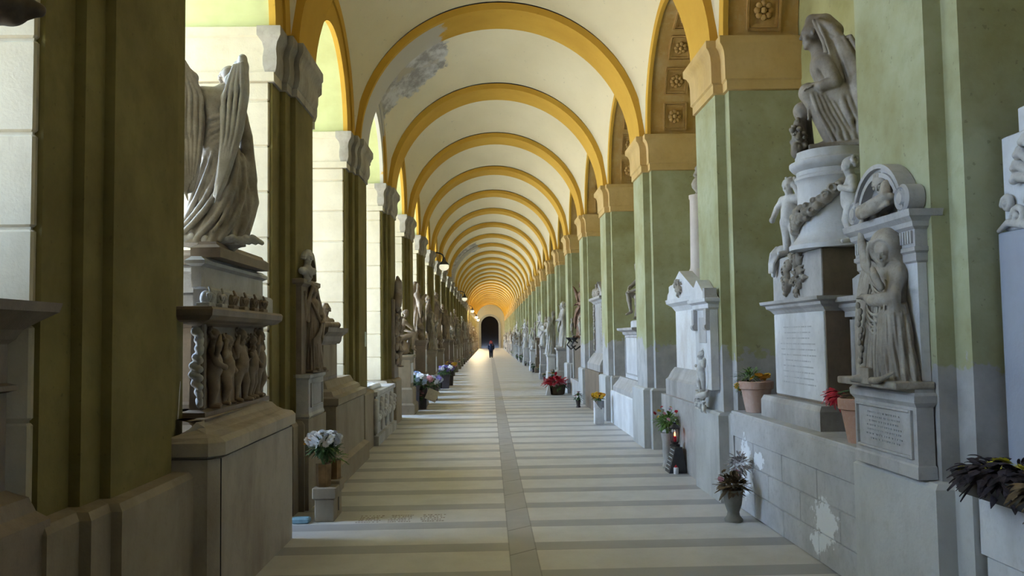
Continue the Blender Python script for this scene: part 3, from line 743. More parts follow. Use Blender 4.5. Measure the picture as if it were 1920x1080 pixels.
def seated_veiled():  # faces image left; x image right, y away, z up; base plane z=0
    S = Sculpt(); fx = (-1,0,0)
    # block she sits on
    S.box((.14,.02,.13),(.17,.17,.15), rd=.04, k=.03)
    head(S, (-.125,-.01,.925), .225, (-1,-.12,-.02), hair=False)
    S.cap((-.10,0,.83),(-.04,0,.71),.055,.075,.03)
    S.cap((-.02,-.0,.66),(.06,0,.45),.13,.14,.05); S.cap((-.05,-.11,.66),(-.05,.12,.66),.075,.075,.05)
    S.cap((.08,-.07,.40),(.08,.07,.40),.14,.14,.05)
    # thighs, shins, feet
    S.cap((.05,-.09,.40),(-.165,-.10,.45),.095,.075,.03); S.cap((-.165,-.10,.45),(-.02,-.12,.08),.068,.05,.02)
    S.cap((.05,.08,.38),(-.22,.08,.36),.09,.07,.03); S.cap((-.22,.08,.36),(-.18,.08,.05),.062,.045,.02)
    S.cap((-.02,-.12,.05),(-.12,-.14,.025),.035,.025,.015); S.cap((-.18,.08,.04),(-.28,.07,.025),.035,.025,.015)
    # near arm bent, hand laid on the breast, far arm to the knee
    S.chain([(-.03,-.14,.66),(.03,-.20,.49),(-.07,-.19,.47),(-.12,-.15,.485)],[.06,.052,.04,.03],.02)
    hand(S,(-.10,-.16,.48),(-1,.1,-.1),.13,.5,1,(0,0,-1))
    S.chain([(-.03,.13,.66),(-.08,.18,.50),(-.19,.14,.47)],[.06,.05,.035],.02)
    # veil over head, back and shoulders
    S.chain([(-.12,0,1.03),(-.03,0,1.0),(.04,0,.93)],[.055,.075,.07],.03)
    for i in range(9):   # mantle folds down the side and back
        t = i/8; S.chain(curve((-.09+.10*t,-.10+.02*t,1.0-.10*t),(.06+.17*t,-.185+.04*t,.40-.20*t),(.0+.16*t,-.19+.03*t,.80-.08*t),9),[.007,.010,.011,.012,.012,.012,.011,.010,.008],.007)
    for y in (-.09,-.05,0,.05,.09):
        S.chain([(-.07,y*.9,1.02-abs(y)*.3),(.02,y*1.2,.92),(.10,y*1.5,.76),(.17,y*1.8,.58),(.21,y*1.9,.36),(.24,y*1.9,.12)],[.028,.042,.055,.065,.07,.075],.02)
    for y,dx in ((-.115,-.02),(-.135,.03),(-.155,.07),(-.165,.12),(-.17,.17)):
        S.chain([(-.10+dx*.5,-.10,.98-dx),(-.02+dx,y,.82),(.02+dx*1.3,y-.03,.62),(.04+dx*1.4,y-.05,.5),(.05+dx*1.5,y-.03,.40)],[.014,.018,.020,.019,.014],.006)
    for i in range(6):   # breast folds
        t = i/5; S.chain(curve((-.085+.02*t,-.10,.72-.05*t),(-.02,-.17,.50-.02*t),(-.13,-.15,.60-.06*t),5),[.010,.014,.015,.014,.01],.008)
    # skirt: folds thrown over the lap and falling to the feet
    for i in range(7):
        t = i/6; S.chain([(.14-.05*t,-.16,.45-.02*t),(-.02-.03*t,-.185,.46),(-.13,-.17+.01*i,.47-.02*i),(-.17,-.14,.42-.03*i)],[.016,.020,.018,.012],.010)
    for i in range(6):
        x = -.16+.035*i; S.chain([(x*.9,-.165,.44-.01*i),(x+.06,-.19,.28),(x+.13,-.185,.14),(x+.17,-.17,.045)],[.014,.018,.018,.012],.010)
    for i in range(5):
        x = .08+.05*i; S.chain([(x-.02,-.17,.42),(x+.01,-.20,.3),(x+.05,-.205,.2),(x+.06,-.19,.14)],[.022,.026,.024,.012],.010)
    for i in range(6):
        x = .02+.05*i; S.chain([(x,-.16,.2),(x+.02,-.18,.1),(x+.04,-.17,.03)],[.02,.022,.02],.010)
    S.box((.10,0,.02),(.28,.21,.02), rd=.015, k=.015)
    # wreath and flowers she holds by her far knee
    rn = random.Random(4)
    for i in range(60):
        a = rn.uniform(0,6.28); r = rn.uniform(.0,.085); S.ell((-.25+r*math.cos(a)*.75,-.06+rn.uniform(-.05,.05),.13+1.5*r*math.sin(a)), (rn.uniform(.012,.024),)*3, k=.004)
    S.cap((-.26,-.03,.02),(-.24,0,.24),.055,.05,.03)
    return S
def putto(S, o, H, pose=0, f=(0,-1,0), mirror=1):   # chubby standing child at o, height H; pose picks the gesture
    o = np.array(o,float); fr,r,u = frame(f)
    def T(x,y,z): return o+r*x*H*mirror - fr*y*H + V3(0,0,z*H)
    P_ = [dict(el=(-.20,-.02,.60),wl=(-.14,-.10,.78),er=(.19,-.04,.56),wr=(.10,-.14,.50),kl=(-.07,-.03,.25),kr=(.09,-.02,.25),al=(-.09,0,.04),ar=(.06,.02,.04)),
          dict(el=(-.19,-.02,.70),wl=(-.08,-.02,.88),er=(.20,0,.62),wr=(.22,-.08,.46),kl=(-.10,-.05,.26),kr=(.06,0,.25),al=(-.05,.03,.04),ar=(.08,0,.04)),
          dict(el=(-.19,.0,.58),wl=(-.10,-.12,.62),er=(.18,.0,.60),wr=(.24,.0,.78),kl=(-.05,-.06,.27),kr=(.10,.0,.25),al=(-.10,-.02,.04),ar=(.12,0,.04))][pose%3]
    k = .03*H
    S.cap(T(0,0,.46),T(0,0,.62),.115*H,.10*H,k); S.cap(T(0,-.03,.50),T(0,-.03,.56),.09*H,.09*H,k)
    S.cap(T(-.10,0,.70),T(.10,0,.70),.062*H,.062*H,k); S.cap(T(0,0,.72),T(0,-.01,.80),.05*H,.045*H,k)
    head(S, T(0,-.02,.87), .215*H, fr-V3(0,0,.25), hair=False)
    rn = random.Random(pose)
    for i in range(34):
        a = i*2.4; zz = (i%11)/10; rr = .088*math.sqrt(max(.05,1-(zz*1.3-.5)**2)); S.ell(T(rr*math.cos(a)*1.0, .005+abs(rr*math.sin(a))*.85, .865+.115*zz), (.021*H,)*3, k=.005*H)
    for q,sx in (('l',-1),('r',1)):
        S.chain([T(sx*.12,0,.69),T(*P_['e'+q]),T(*P_['w'+q])],[.048*H,.042*H,.030*H],k*.6); S.ell(T(*P_['w'+q]),(.036*H,.036*H,.04*H),k=k*.4)
        S.chain([T(sx*.06,0,.42),T(*P_['k'+q]),T(*P_['a'+q])],[.088*H,.062*H,.036*H],k*.8)
        a = P_['a'+q]; S.cap(T(*a),T(a[0]+sx*.03,a[1]-.10,.028),.036*H,.026*H,k*.4)
def robed(kind=0, H=1.0, seed=0, head_f=(0,-1,-.1), wings=False, hooded=False, lean=0.0):
    """draped standing figure facing -y, base at z=0"""
    S = Sculpt(); rn = random.Random(seed); u = H
    sh = .115*u; k = .02
    S.skirt([(.66*u,0,0,.085*u,.07*u),(.56*u,0,0,.105*u,.085*u),(.35*u,0,.0,.12*u,.10*u),(.12*u,.01*u,.0,.14*u,.12*u),(.0,.01*u,0,.165*u,.14*u)], 11, .13, .5+.3*rn.random(), k, rn.random())
    S.cap((0,0,.58*u),(0,0,.76*u),.082*u,.088*u,k); S.cap((-sh*.9,0,.80*u),(sh*.9,0,.80*u),.045*u,.045*u,.03)
    S.cap((0,0,.82*u),(lean*.02,-.01*u,.88*u),.04*u,.034*u,k)
    f = np.array(head_f,float)
    head(S, (lean*.04,-.02*u,.925*u), .145*u, f, hair=not hooded, beard=(kind==3))
    if hooded:
        S.chain([(lean*.04,.02*u,.99*u),(0,.06*u,.90*u),(0,.07*u,.75*u),(0,.08*u,.55*u)],[.05*u,.075*u,.09*u,.09*u],.02)
        for q in (-1,1): S.chain([(lean*.04+q*.045*u,-.03*u,.985*u),(q*.08*u,-.02*u,.90*u),(q*.125*u,-.01*u,.78*u),(q*.13*u,-.02*u,.6*u)],[.022*u,.026*u,.035*u,.03*u],.015)
    A = [((-.17,-.02,.66),(-.07,-.13,.70),(.17,-.03,.65),(.08,-.14,.62)), ((-.19,0,.68),(-.24,-.06,.86),(.17,-.03,.64),(.06,-.13,.60)), ((-.16,-.05,.64),(-.03,-.14,.76),(.16,-.05,.64),(.03,-.14,.77)), ((-.17,-.02,.62),(-.18,-.08,.47),(.18,-.03,.66),(.10,-.15,.72))][kind%4]
    for q,(e,w) in ((-1,A[:2]),(1,A[2:])):
        e = V3(*e)*u; w = V3(*w)*u; s0 = V3(q*sh,0,.79*u); S.chain([s0,e,w],[.044*u,.040*u,.026*u],.02)
        S.chain([e+V3(0,0,-.01),lerp(e,w,.6)+V3(0,0,-.035*u)],[.042*u,.035*u],.02); d = w-e; hand(S,w,d,.095*u,.5,q,(0,0,-1))
        S.chain([e, e+V3(q*.01,0,-.12*u), e+V3(0,-.01,-.24*u)],[.04*u,.034*u,.012*u],.015)
    for i in range(5):
        t = i/4; S.chain(curve((-.09*u+.03*t,-.06*u,.80*u-.04*t),(.10*u,-.085*u,.58*u-.03*t),(0,-.14*u,.62*u-.03*t),6),.012*u,.008)
    for i in range(4):
        t = i/3; S.chain(curve((.10*u,-.08*u,.60*u-.05*t),(-.11*u,-.10*u,.38*u-.06*t),(-.02*u,-.17*u,.45*u-.08*t),6),.013*u,.008)
    for i in range(9):
        x = (-.12+.03*i)*u; y = -.10*u*math.sqrt(max(0.05,1-(x/.15/u)**2)); S.chain([(x*.75,y*.8,.45*u),(x*.9,y,.25*u),(x*1.05,y*1.25,.02*u)],[.009*u,.013*u,.016*u],.008)
    S.box((0,0,.012),(.17*u,.15*u,.012),rd=.008,k=.01)
    for q in (-1,1): S.cap((q*.06*u,-.10*u,.03),(q*.07*u,-.17*u,.03),.028*u,.02*u,.01)
    if wings:
        for q in (-1,1):
            Wg = wing_sculpt((q*.05*u,.07*u,.78*u),(q*.17*u,.12*u,1.04*u),(q*.20*u,.14*u,.30*u),(q*.05*u,.0,0),(q*.1,1,0),6,u*1.15); S.P += Wg.P
            S.chain([(q*.05*u,.06*u,.78*u),(q*.17*u,.1*u,1.0*u)],.03*u,.02)
    return S
def bust(S, o, s, f=(0,-1,-.1), hair=True, beard=False):
    o = np.array(o,float); fr,r,u = frame(f)
    head(S, o+V3(0,0,.62*s), .42*s, f, hair=hair, beard=beard)
    S.cap(o+V3(0,0,.30*s),o+V3(0,0,.48*s),.10*s,.085*s,.04*s)
    S.cap(o-r*.22*s+V3(0,0,.22*s),o+r*.22*s+V3(0,0,.22*s),.11*s,.11*s,.05*s); S.cap(o+V3(0,0,.02*s),o+V3(0,0,.22*s),.12*s,.17*s,.05*s)
    for i in range(4): S.chain([o-r*(.25-.04*i)*s+V3(0,0,.30*s)+fr*.05*s,o+fr*.17*s+V3(0,0,(.18-.05*i)*s),o+r*(.25-.04*i)*s+V3(0,0,.30*s)+fr*.05*s],.022*s,.015*s)
def seated_nude(H=1.0):    # crouching on a rock, arms round a raised knee, facing -y
    S = Sculpt(); u = H
    S.ell((0,.02,.16*u),(.24*u,.20*u,.17*u),k=.03); S.ell((.12*u,-.04,.10*u),(.16*u,.16*u,.12*u),k=.03); S.ell((-.14*u,.02,.09*u),(.14*u,.16*u,.11*u),k=.03)
    J = dict(pel=(.02,.05,.38),che=(-.02,-.0,.66),nek=(-.05,-.05,.80),shl=(-.16,-.03,.72),shr=(.12,0,.74),hil=(-.06,.02,.36),hir=(.09,.02,.36),knl=(-.13,-.26,.46),anl=(-.12,-.22,.14),tol=(-.13,-.30,.10),knr=(.16,-.24,.38),anr=(.14,-.20,.06),tor=(.16,-.29,.03),ell=(-.20,-.20,.56),wrl=(-.04,-.30,.50),elr=(.20,-.16,.54),wrr=(.02,-.30,.48))
    body(S, {a:V3(*b)*u for a,b in J.items()}, 1.15*u)
    hand(S, V3(-.04,-.30,.50)*u, (1,-.2,0), .11*u,.6,1); hand(S, V3(.02,-.30,.48)*u, (-1,-.2,0), .11*u,.6,-1)
    head(S, V3(-.07,-.09,.90)*u, .17*u, (-.3,-1,-.6)); return S
def hooded_relief():   # robed figure in a deep hood, one arm raised to the cornice; wall plane y=0, figure on the -y side
    S = Sculpt()
    S.skirt([(.56,.05,-.02,.105,.09),(.40,.04,-.03,.14,.12),(.2,.01,-.03,.185,.15),(.05,-.0,-.03,.225,.17),(.0,-.0,-.03,.235,.17)], 17, .10, .35, .02)
    S.skirt([(.43,.16,-.09,.05,.06),(.38,.165,-.11,.08,.09),(.2,.18,-.11,.088,.10),(.02,.19,-.09,.10,.11)], 13, .12, .4, .02)      # cloth over the bent knee
    S.cap((.06,-.03,.42),(.07,-.05,.57),.10,.085,.02); S.cap((-.04,-.05,.60),(.15,-.06,.59),.050,.052,.03)
    S.cap((.07,-.07,.62),(.08,-.10,.68),.042,.040,.02)
    # deep hood with an open front, head inside it
    S.ell((.075,-.075,.745),(.098,.105,.105),k=.02); S.cap((.07,-.035,.70),(.08,-.02,.56),.085,.10,.03)
    S.ell((.135,-.195,.700),(.085,.085,.085),k=.008,op='-')
    head(S, (.105,-.120,.715), .140, (.50,-1,-.45), hair=False)
    S.chain(curve((.02,-.165,.66),(.16,-.05,.64),(.06,-.23,.90),10),.012,.008)     # hood rim
    S.chain(curve((.02,-.165,.66),(.07,-.14,.58),(.0,-.17,.60),6),.012,.008)
    for q in (0,.025,.05): S.chain(curve((.0-q*.3,-.13+q,.70),(.14,-.01+q*.3,.70+q*.4),(.05,-.12+q,.93-q),9),.006,.008)
    # raised arm on the far side with a hanging sleeve
    S.chain([(-.03,-.06,.60),(-.14,-.08,.67),(-.20,-.07,.81),(-.21,-.05,.93)],[.046,.036,.026,.018],.015); hand(S,(-.21,-.05,.92),(.1,0,1),.10,.8,1,(1,0,0))
    for i in range(6): t=i/5; S.chain(curve((-.04-.13*t,-.08,.63+.03*t),(-.18-.05*t,-.10,.06+.05*t),(-.10-.10*t,-.13,.45),8),[.010,.014,.017,.018,.019,.019,.018,.014],.008)
    S.chain([(-.10,-.04,.6),(-.17,-.05,.4),(-.20,-.05,.1)],[.05,.07,.08],.02)
    # near arm across the body holding a bundle of cloth
    S.chain([(.15,-.07,.58),(.195,-.14,.46),(.09,-.20,.455),(.04,-.21,.475)],[.048,.044,.032,.020],.012); hand(S,(.05,-.21,.47),(-1,-.1,.25),.095,.6,1)
    S.chain([(.195,-.13,.47),(.205,-.13,.40),(.20,-.12,.33)],[.045,.034,.010],.01); S.chain([(.18,-.20,.52),(.16,-.22,.58),(.125,-.21,.62)],[.020,.024,.016],.008)
    for i in range(4): S.chain(curve((.18-.02*i,-.10-.02*i,.56),(.20-.02*i,-.17,.44),(.225-.01*i,-.16,.52),5),.006,.006)
    F = [((-.06,-.12,.55),(-.08,-.175,.25),(-.09,-.195,.02)),((-.03,-.13,.52),(-.04,-.18,.25),(-.06,-.20,.02)),((.0,-.14,.50),(-.01,-.19,.2),(-.02,-.205,.02)),((.03,-.15,.48),(.03,-.19,.2),(.025,-.205,.03)),((.06,-.15,.46),(.06,-.20,.2),(.06,-.205,.02)),
         ((.10,-.17,.43),(.11,-.215,.25),(.10,-.20,.03)),((.14,-.18,.42),(.15,-.22,.2),(.14,-.205,.02)),((.18,-.18,.42),(.195,-.215,.2),(.19,-.205,.02)),((.21,-.16,.42),(.245,-.19,.2),(.235,-.18,.03)),((.225,-.12,.42),(.275,-.14,.2),(.27,-.13,.02)),((.22,-.08,.40),(.28,-.08,.2),(.28,-.07,.02))]
    for i,(a,c,b) in enumerate(F): S.chain(curve(a,b,c,9),[.006,.009,.011,.012,.013,.014,.014,.014,.012],.009)
    for i in range(6): S.chain(curve((-.06+.015*i,-.11,.63-.022*i),(.16,-.13,.50-.02*i),(.02,-.17,.52-.03*i),8),.007,.008)
    for i in range(4): S.chain(curve((-.01,-.17,.43-.03*i),(.20,-.16,.38-.03*i),(.09,-.225,.35-.035*i),8),.007,.008)
    for i in range(12):
        z = .06+.034*i; S.ell((-.035+.014*math.sin(i*2.1),-.21,z),(.018,.014,.020),k=.004)
    S.box((0,-.09,.012),(.31,.13,.02),rd=.01,k=.006); S.cap((.0,-.22,.035),(-.03,-.28,.03),.028,.018,.008)
    S.box((.03,-.19,.05),(.05,.05,.045),rd=.004,k=.006)
    S.chain([(.10,-.23,.03),(.2,-.25,.035),(.30,-.22,.08)],[.018,.016,.007],.006)
    return S
def flower_relief(S, o, w, h, n=26, seed=0, f=(0,-1,0)):
    rn = random.Random(seed); o = np.array(o,float); fr,r,u = frame(f)
    for i in range(n):
        a = rn.uniform(0,6.28); q = math.sqrt(rn.random()); p = o+r*w*q*math.cos(a)+u*h*q*math.sin(a); s = rn.uniform(.6,1.15)*w*.24
        if i%2: S.ell(p+fr*s*.3,(s,s,s),k=s*.2); S.ell(p+fr*s*1.15,(s*.55,)*3,k=.003,op='-'); S.ell(p+fr*s*.9,(s*.35,)*3,k=.002)
        else: d = r*math.cos(a)+u*math.sin(a); S.chain([p,p+d*s*1.3+fr*s*.5,p+d*s*2.2],[s*.5,s*.42,s*.1],s*.2)
# ------------------------------------------------------------------ RIGHT: block wall monument between first and second pier
_RP = [0]
def rectprof(mb, x0,x1,y0,y1, prof):     # successive courses differ by a hair so that no two faces coincide
    _RP[0] += 1; e = .0015*(_RP[0]%4); return ploft(mb, rect(x0,x1,y0,y1), [(d+e,z) for d,z in prof])
yA, yB = Y0+TH+.235, Y0+P-.235
def block_wall(name, label, x, y0, y1, mat, seams=((.00,.21),(.21,.43),(.43,.65)), top=(.65,.88), w=.72, group=None, seed=3):
    t = thing(name, label, 'wall', (x,(y0+y1)/2,0)); L = (y1-y0)/2; dx = 3.04-x
    mb = MB(); mb.box(.012,dx,-L,L,0,top[0])
    for r,(z0,z1) in enumerate(seams):
        y = L-(.62 if r%2==0 else .28)
        ys = [L]
        while y > -L+.05: ys.append(y); y -= w
        ys.append(-L)
        for a,b in zip(ys[1:],ys[:-1]):
            if b-a > .03: mb.box(0,.06,a+.004,b-.004,z0+.004,z1-.004,.006)
    mb.obj('block_courses', mat, t)
    rectprof(MB(), -.015,dx,-L,L,[(0,top[0]+.004),(0,top[1]-.03),(-.008,top[1]-.022),(-.008,top[1]-.008),(-.014,top[1])]).obj('ledge', mat, t); return t
block_wall('marble_block_wall','low grey marble block wall with a plain ledge carrying the veiled woman monument',2.285,5.195,8.05,M_SALT)
def text_lines(mb, x, y0, y1, z0, z1, n, seed=0, hh=.010):   # rows of cut letters on a face looking to -x; y0 is the left end seen from the walkway
    rn = random.Random(seed)
    for i in range(n):
        z = z1-(z1-z0)*(i+.5)/n; m = (y1-y0)*rn.uniform(.0,.16); y = y0+m
        while y < y1-m-.02:
            w = rn.uniform(.010,.022); mb.box(x-.0012,x+.002,y,y+w,z-hh/2,z+hh/2); y += w+rn.choice((.006,.006,.006,.018))
M_INK = plain('worn_cut_lettering', (.47,.46,.45), .8)
t = thing('monument_pedestal','tall grey marble pedestal with worn inscription tablet and flower relief, under the veiled woman','pedestal',(2.72,6.8,.872))
rectprof(MB(), -.32,.22,-.62,.72,[(0,0),(0,.15),(-.02,.19)]).obj('step', M_MAR, t)
rectprof(MB(), -.22,.22,-.54,.58,[(0,.188),(0,.90)]).obj('die', M_MARB, t)  # shade of the camera-facing side put in as dark marble
mb = MB(); mb.box(-.235,-.21,-.53,.57,.21,.89,.006); tb = mb.obj('inscription_tablet', M_MARW, t)
mb = MB(); text_lines(mb,-.235,-.36,.44,.30,.80,11,5); mb.obj('lettering', M_INK, tb)
rectprof(MB(), -.22,.22,-.54,.58,[(.0,.885),(.015,.90),(.03,.92),(.06,.94),(.065,.962),(.10,.975),(.105,1.0),(.0,1.003)]).obj('cornice', M_MAR, t)
rectprof(MB(), -.215,.22,-.50,.60,[(0,1.0),(0,1.36),(-.01,1.372)]).obj('upper_block', M_MARB, t)  # darker than its panel, the side's shade put into the colour
mb = MB(); mb.box(-.225,-.212,-.495,.595,1.005,1.365,.004); fp = mb.obj('relief_panel', M_MAR, t)
S = Sculpt(); flower_relief(S,(0,0,0),.20,.15,34,2); flower_relief(S,(.02,0,-.02),.10,.16,10,9); o = S.obj('carved_flowers', M_SCU, .006, t, clip=((0,-1,0),-.01)); o.rotation_euler = (0,0,-math.pi/2); o.location = (-.222,.06,1.18)
# drum
t = thing('column_drum','short round marble column drum hung with a carved garland','column',(2.70,6.52,2.24))
MB().lathe([(.30,0),(.345,.0),(.345,.035),(.32,.06),(.30,.08),(.275,.12),(.27,.5),(.275,.53),(.29,.545),(.29,.565),(.275,.58),(.275,.61),(.30,.625),(.325,.655),(.325,.68),(.29,.69),(.28,.70),(.28,.76),(.0,.765)],40).obj('shaft', M_MARW, t, angle=40)
S = Sculpt(); rn = random.Random(8)
for i in range(110):
    a = math.pi+rn.uniform(-1.1,1.4); tt = (a-math.pi+1.1)/2.5; z = .17+.30*tt**2+rn.uniform(-.055,.055)*(1.1-abs(tt-.4)); r = .285+rn.uniform(0,.03); s = rn.uniform(.020,.040)
    p = (r*math.cos(a),r*math.sin(a),z); S.ell(p,(s,s,s*.9),k=.004)
    if i%3==0: S.ell((p[0]*1.1,p[1]*1.1,p[2]),(s*.5,)*3,k=.002,op='-')
for i in range(28):
    a = math.pi-1.15+2.6*i/27; tt = (a-math.pi+1.1)/2.5; S.ell((.28*math.cos(a),.28*math.sin(a),.17+.30*max(tt,0)**2),(.03,.03,.05),k=.02)
S.obj('garland', M_SCU, .007, t)
# putti at the sides of the drum and cloth over the edge
for i,(x,y,z,rz,lab,ps) in enumerate(((2.50,6.93,2.24,-60,'marble putto standing at the far side of the garlanded drum',1),(2.66,6.10,2.24,-110,'marble putto half hidden at the near side of the garlanded drum',2))):
    S = Sculpt(); putto(S,(0,0,0),.66,ps); o = S.obj('putto', M_SCW, .009, None, (x,y,z)); o.rotation_euler = (0,0,rad(rz)); tag(o,lab,'statue','drum putti')
S = Sculpt(); crumpled_cloth(S,[(0,0,0),(.05,-.05,.03),(.13,-.06,.06),(.22,-.06,.08)],.05); crumpled_cloth(S,[(0,.02,-.02),(-.03,-.02,-.10),(-.035,-.01,-.17)],.03,2)
for i in range(4): S.chain([(.10-.03*i,-.07,.06),(.03-.02*i,-.08,.01),(-.02-.012*i,-.07+.01*i,-.07),(-.03-.01*i,-.06,-.15)],[.014,.016,.014,.008],.006)
o = S.obj('carved_drapery', M_SCW, .008, None, (2.50,7.28,2.27)); o.rotation_euler = (0,0,rad(-30)); tag(o,'carved marble cloth folded over the corner of the pedestal beneath the drum','carving')
o = seated_veiled().obj('seated_statue', M_SCU, .0095, None, (2.70,6.50,3.0)); o.rotation_euler = (0,0,rad(-22)); o.scale = (1.0,1.0,1.03); tag(o,'seated veiled marble woman in profile with flowers at her knee, atop the drum','statue')
# fluted side pilaster
t = thing('fluted_pilaster','short fluted grey pilaster with moulded cap beside the inscription pedestal','pilaster',(2.66,5.98,.872))
mb = MB(); mb.box(-.0,.3,-.20,.20,0,.86)
for i in range(5): mb.lathe([(.036,.06),(.036,.82)],10,(-.0,-.15+.075*i,0))
mb.obj('shaft', M_MAR, t, angle=40)
rectprof(MB(), -.02,.3,-.20,.20,[(.02,.84),(.02,.88),(.05,.91),(.055,.935),(.09,.95),(.095,.985),(0,.99)]).obj('cap', M_MAR, t)
rectprof(MB(), .02,.3,-.15,.20,[(0,.985),(0,1.12),(-.03,1.15)]).obj('top_block', M_MAR, t)
# ------------------------------------------------------------------ RIGHT: relief monument on the first pier
t = thing('relief_monument','grey marble wall monument with round pediment and hooded mourner relief on the nearest right pier','monument',(XR-.005,Y0+.40,.853))
b = MB(); rectprof(b,-.10,0,-.37,.37,[(.0,0),(0,.06),(-.006,.07),(-.006,.36),(.0,.37),(.012,.385),(.015,.42),(.002,.435),(0,.46)]); ba = b.obj('base', M_MAR, t)
f_ = MB()
for a,bb,c,d in ((-.31,.31,.33,.345),(-.31,.31,.095,.11),(-.325,-.31,.095,.345),(.31,.325,.095,.345)): f_.box(-.11,-.09,a,bb,c,d,.003)
f_.obj('panel_frame', M_MAR, ba)
mb = MB(); text_lines(mb,-.101,-.22,.24,.14,.31,7,11,.008); mb.obj('lettering', M_INK, ba)
rectprof(MB(),-.045,0,-.34,.34,[(0,.455),(0,1.23)]).obj('stele', M_MARW, t)
rectprof(MB(),-.045,0,-.34,.34,[(.0,1.10),(.008,1.11),(.008,1.15),(.02,1.16),(.02,1.18),(.012,1.185),(.012,1.27),(.03,1.285),(.035,1.31),(.06,1.335),(.065,1.37),(0,1.375)]).obj('cornice', M_MAR, t)
mb = MB()
for i in range(26): mb.box(-.072,-.05,-.335+.0262*i,-.335+.0262*i+.014,1.20,1.265)
mb.obj('dentils', M_MAR, t)
mb = MB(); N = 22
for r0,r1,d in ((.235,.262,.085),(.262,.285,.07),(.285,.31,.095)):
    rings = []
    for k in range(N+1):
        a = math.pi*k/N; rings.append([(-d,r0*math.cos(a),1.37+r0*.98*math.sin(a)),(-d,r1*math.cos(a),1.37+r1*.98*math.sin(a)),(0,r1*math.cos(a),1.37+r1*.98*math.sin(a)),(0,r0*math.cos(a),1.37+r0*.98*math.sin(a))])
    mb.loft(rings)
mb.prism([(.24*math.cos(math.pi*k/N),1.37+.235*math.sin(math.pi*k/N)) for k in range(N+1)],'x',-.03,0)
for q in (-1,1):
    for r in (.07,.048,.026): mb.lathe([(r,-.135-(.07-r)*.3),(r-.012,-.145-(.07-r)*.3)],18)  # rosette rings
    for _ in (0,): pass
# scroll discs turned to face the walkway
SCR = []
for q in (-1,1):
    mb2 = MB(); SCR.append(mb2); i0 = 0
    mb2.lathe([(.0,0),(.075,0),(.075,.085),(.06,.10),(.05,.09),(.04,.09),(.03,.105),(.0,.11)],20)
    mb2.xf(Matrix.Translation((0,q*.29,1.44)) @ Matrix.Rotation(-math.pi/2,4,'Y'), i0)
mb.v = mb.v[:]
pm = MB(); pm.v = mb.v[:]; pm.f = mb.f[:]
# drop the stray ring pieces (kept out of the pediment mesh)
cut = len(pm.v)-6*36; pm.v = pm.v[:cut]; pm.f = [q for q in pm.f if max(q) < cut]
pd = pm.obj('round_pediment', M_MAR, t, angle=35); [m_.obj('scroll', M_MAR, pd, angle=35) for m_ in SCR]
S = Sculpt(); bust(S,(0,-.05,0),.31,(.35,-1,-.5))
for i in range(26):
    a = i*2.4; zz = (i%9)/8; rr = .056*math.sqrt(max(.1,1-(zz*1.2-.5)**2)); S.ell((rr*math.cos(a),-.05+.01+abs(rr*math.sin(a))*.9,.185+.07*zz),(.014,)*3,k=.004)
if True: pass; S.chain([(-.17,-.10,.07),(-.05,-.15,.035),(.10,-.14,.05),(.2,-.10,.09)],[.03,.034,.034,.02],.012); S.chain([(.12,-.08,.16),(.17,-.12,.09),(.08,-.16,.07)],[.035,.03,.022],.012)
for i in range(6): S.chain([(-.19+.02*i,-.10,.03+.01*i),(0,-.165,.01+.012*i),(.20-.01*i,-.12,.05+.012*i)],.012,.006)
o = S.obj('bust_relief', M_SCU, .0055, t, (0,0,1.375)); o.rotation_euler = (0,0,-math.pi/2)
o = hooded_relief().obj('mourner_relief', M_SCU, .0062, t, (-.03,-.02,.46)); o.rotation_euler = (0,0,-math.pi/2); o.scale = (1.16,.80,1.0)
# ------------------------------------------------------------------ RIGHT: stepped stele monument before the first pier (frame edge)
t = thing('stepped_stele','stepped pale marble stele with carved palmette, above a smooth grey slab, right frame edge','monument',(2.50,3.20,0))
MB().box(-.02,.54,-.95,.86,.93,2.07,.006).obj('grey_slab', stone('smooth_grey_slab',(.40,.42,.47),(.34,.35,.40),(.26,.26,.28),.3,.55,2), t)
mb = MB(); mb.box(0,.54,-.9,.83,2.075,2.53,.006); mb.box(.03,.54,-.85,.74,2.535,2.655,.006); mb.box(.05,.54,-.8,.67,2.66,2.765,.006); mb.box(.07,.54,-.7,.56,2.77,2.85,.006)
mb.obj('stepped_blocks', M_MARW, t)
S = Sculpt()
for i in range(11):
    a = -1.25+2.5*i/10; L = .30-.07*abs(a); d = V3(math.sin(a),0,math.cos(a)); S.chain([d*.05,d*L*.5+V3(0,-.02,0),d*L+V3(math.sin(a)*.02,-.02,0)],[.012,.020,.026],.004); S.ell(d*L+V3(.02*np.sign(a),-.035,-.02),(.020,.02,.020),k=.01)
for q in (-1,1):
    for j,(cx,cz,r) in enumerate(((.10,-.06,.055),(.22,-.12,.05),(.30,-.05,.04),(.08,-.15,.04))):
        pts = [(q*(cx+r*(1-k*.07)*math.cos(k*.75)),-.02,cz+r*(1-k*.07)*math.sin(k*.75)) for k in range(10)]; S.chain(pts,[.016]*10,.004); S.ell((q*cx,-.03,cz),(.016,)*3,k=.004)
    S.chain([(q*.02,-.02,-.18),(q*.15,-.02,-.17),(q*.3,-.02,-.14),(q*.38,-.02,-.17)],[.018,.02,.018,.01],.008)
S.ell((0,-.03,-.02),(.045,.035,.06),k=.01)
o = S.obj('carved_palmette', M_SCW, .007, t, clip=((0,-1,0),.0)); o.rotation_euler = (0,0,-math.pi/2); o.location = (0,.47,2.25)
block_wall('white_block_base','pale marble block base under the flower trough at the right frame edge',2.315,1.9,4.0,M_MARW,seams=((.0,.27),(.27,.55)),top=(.55,.93),w=1.1)
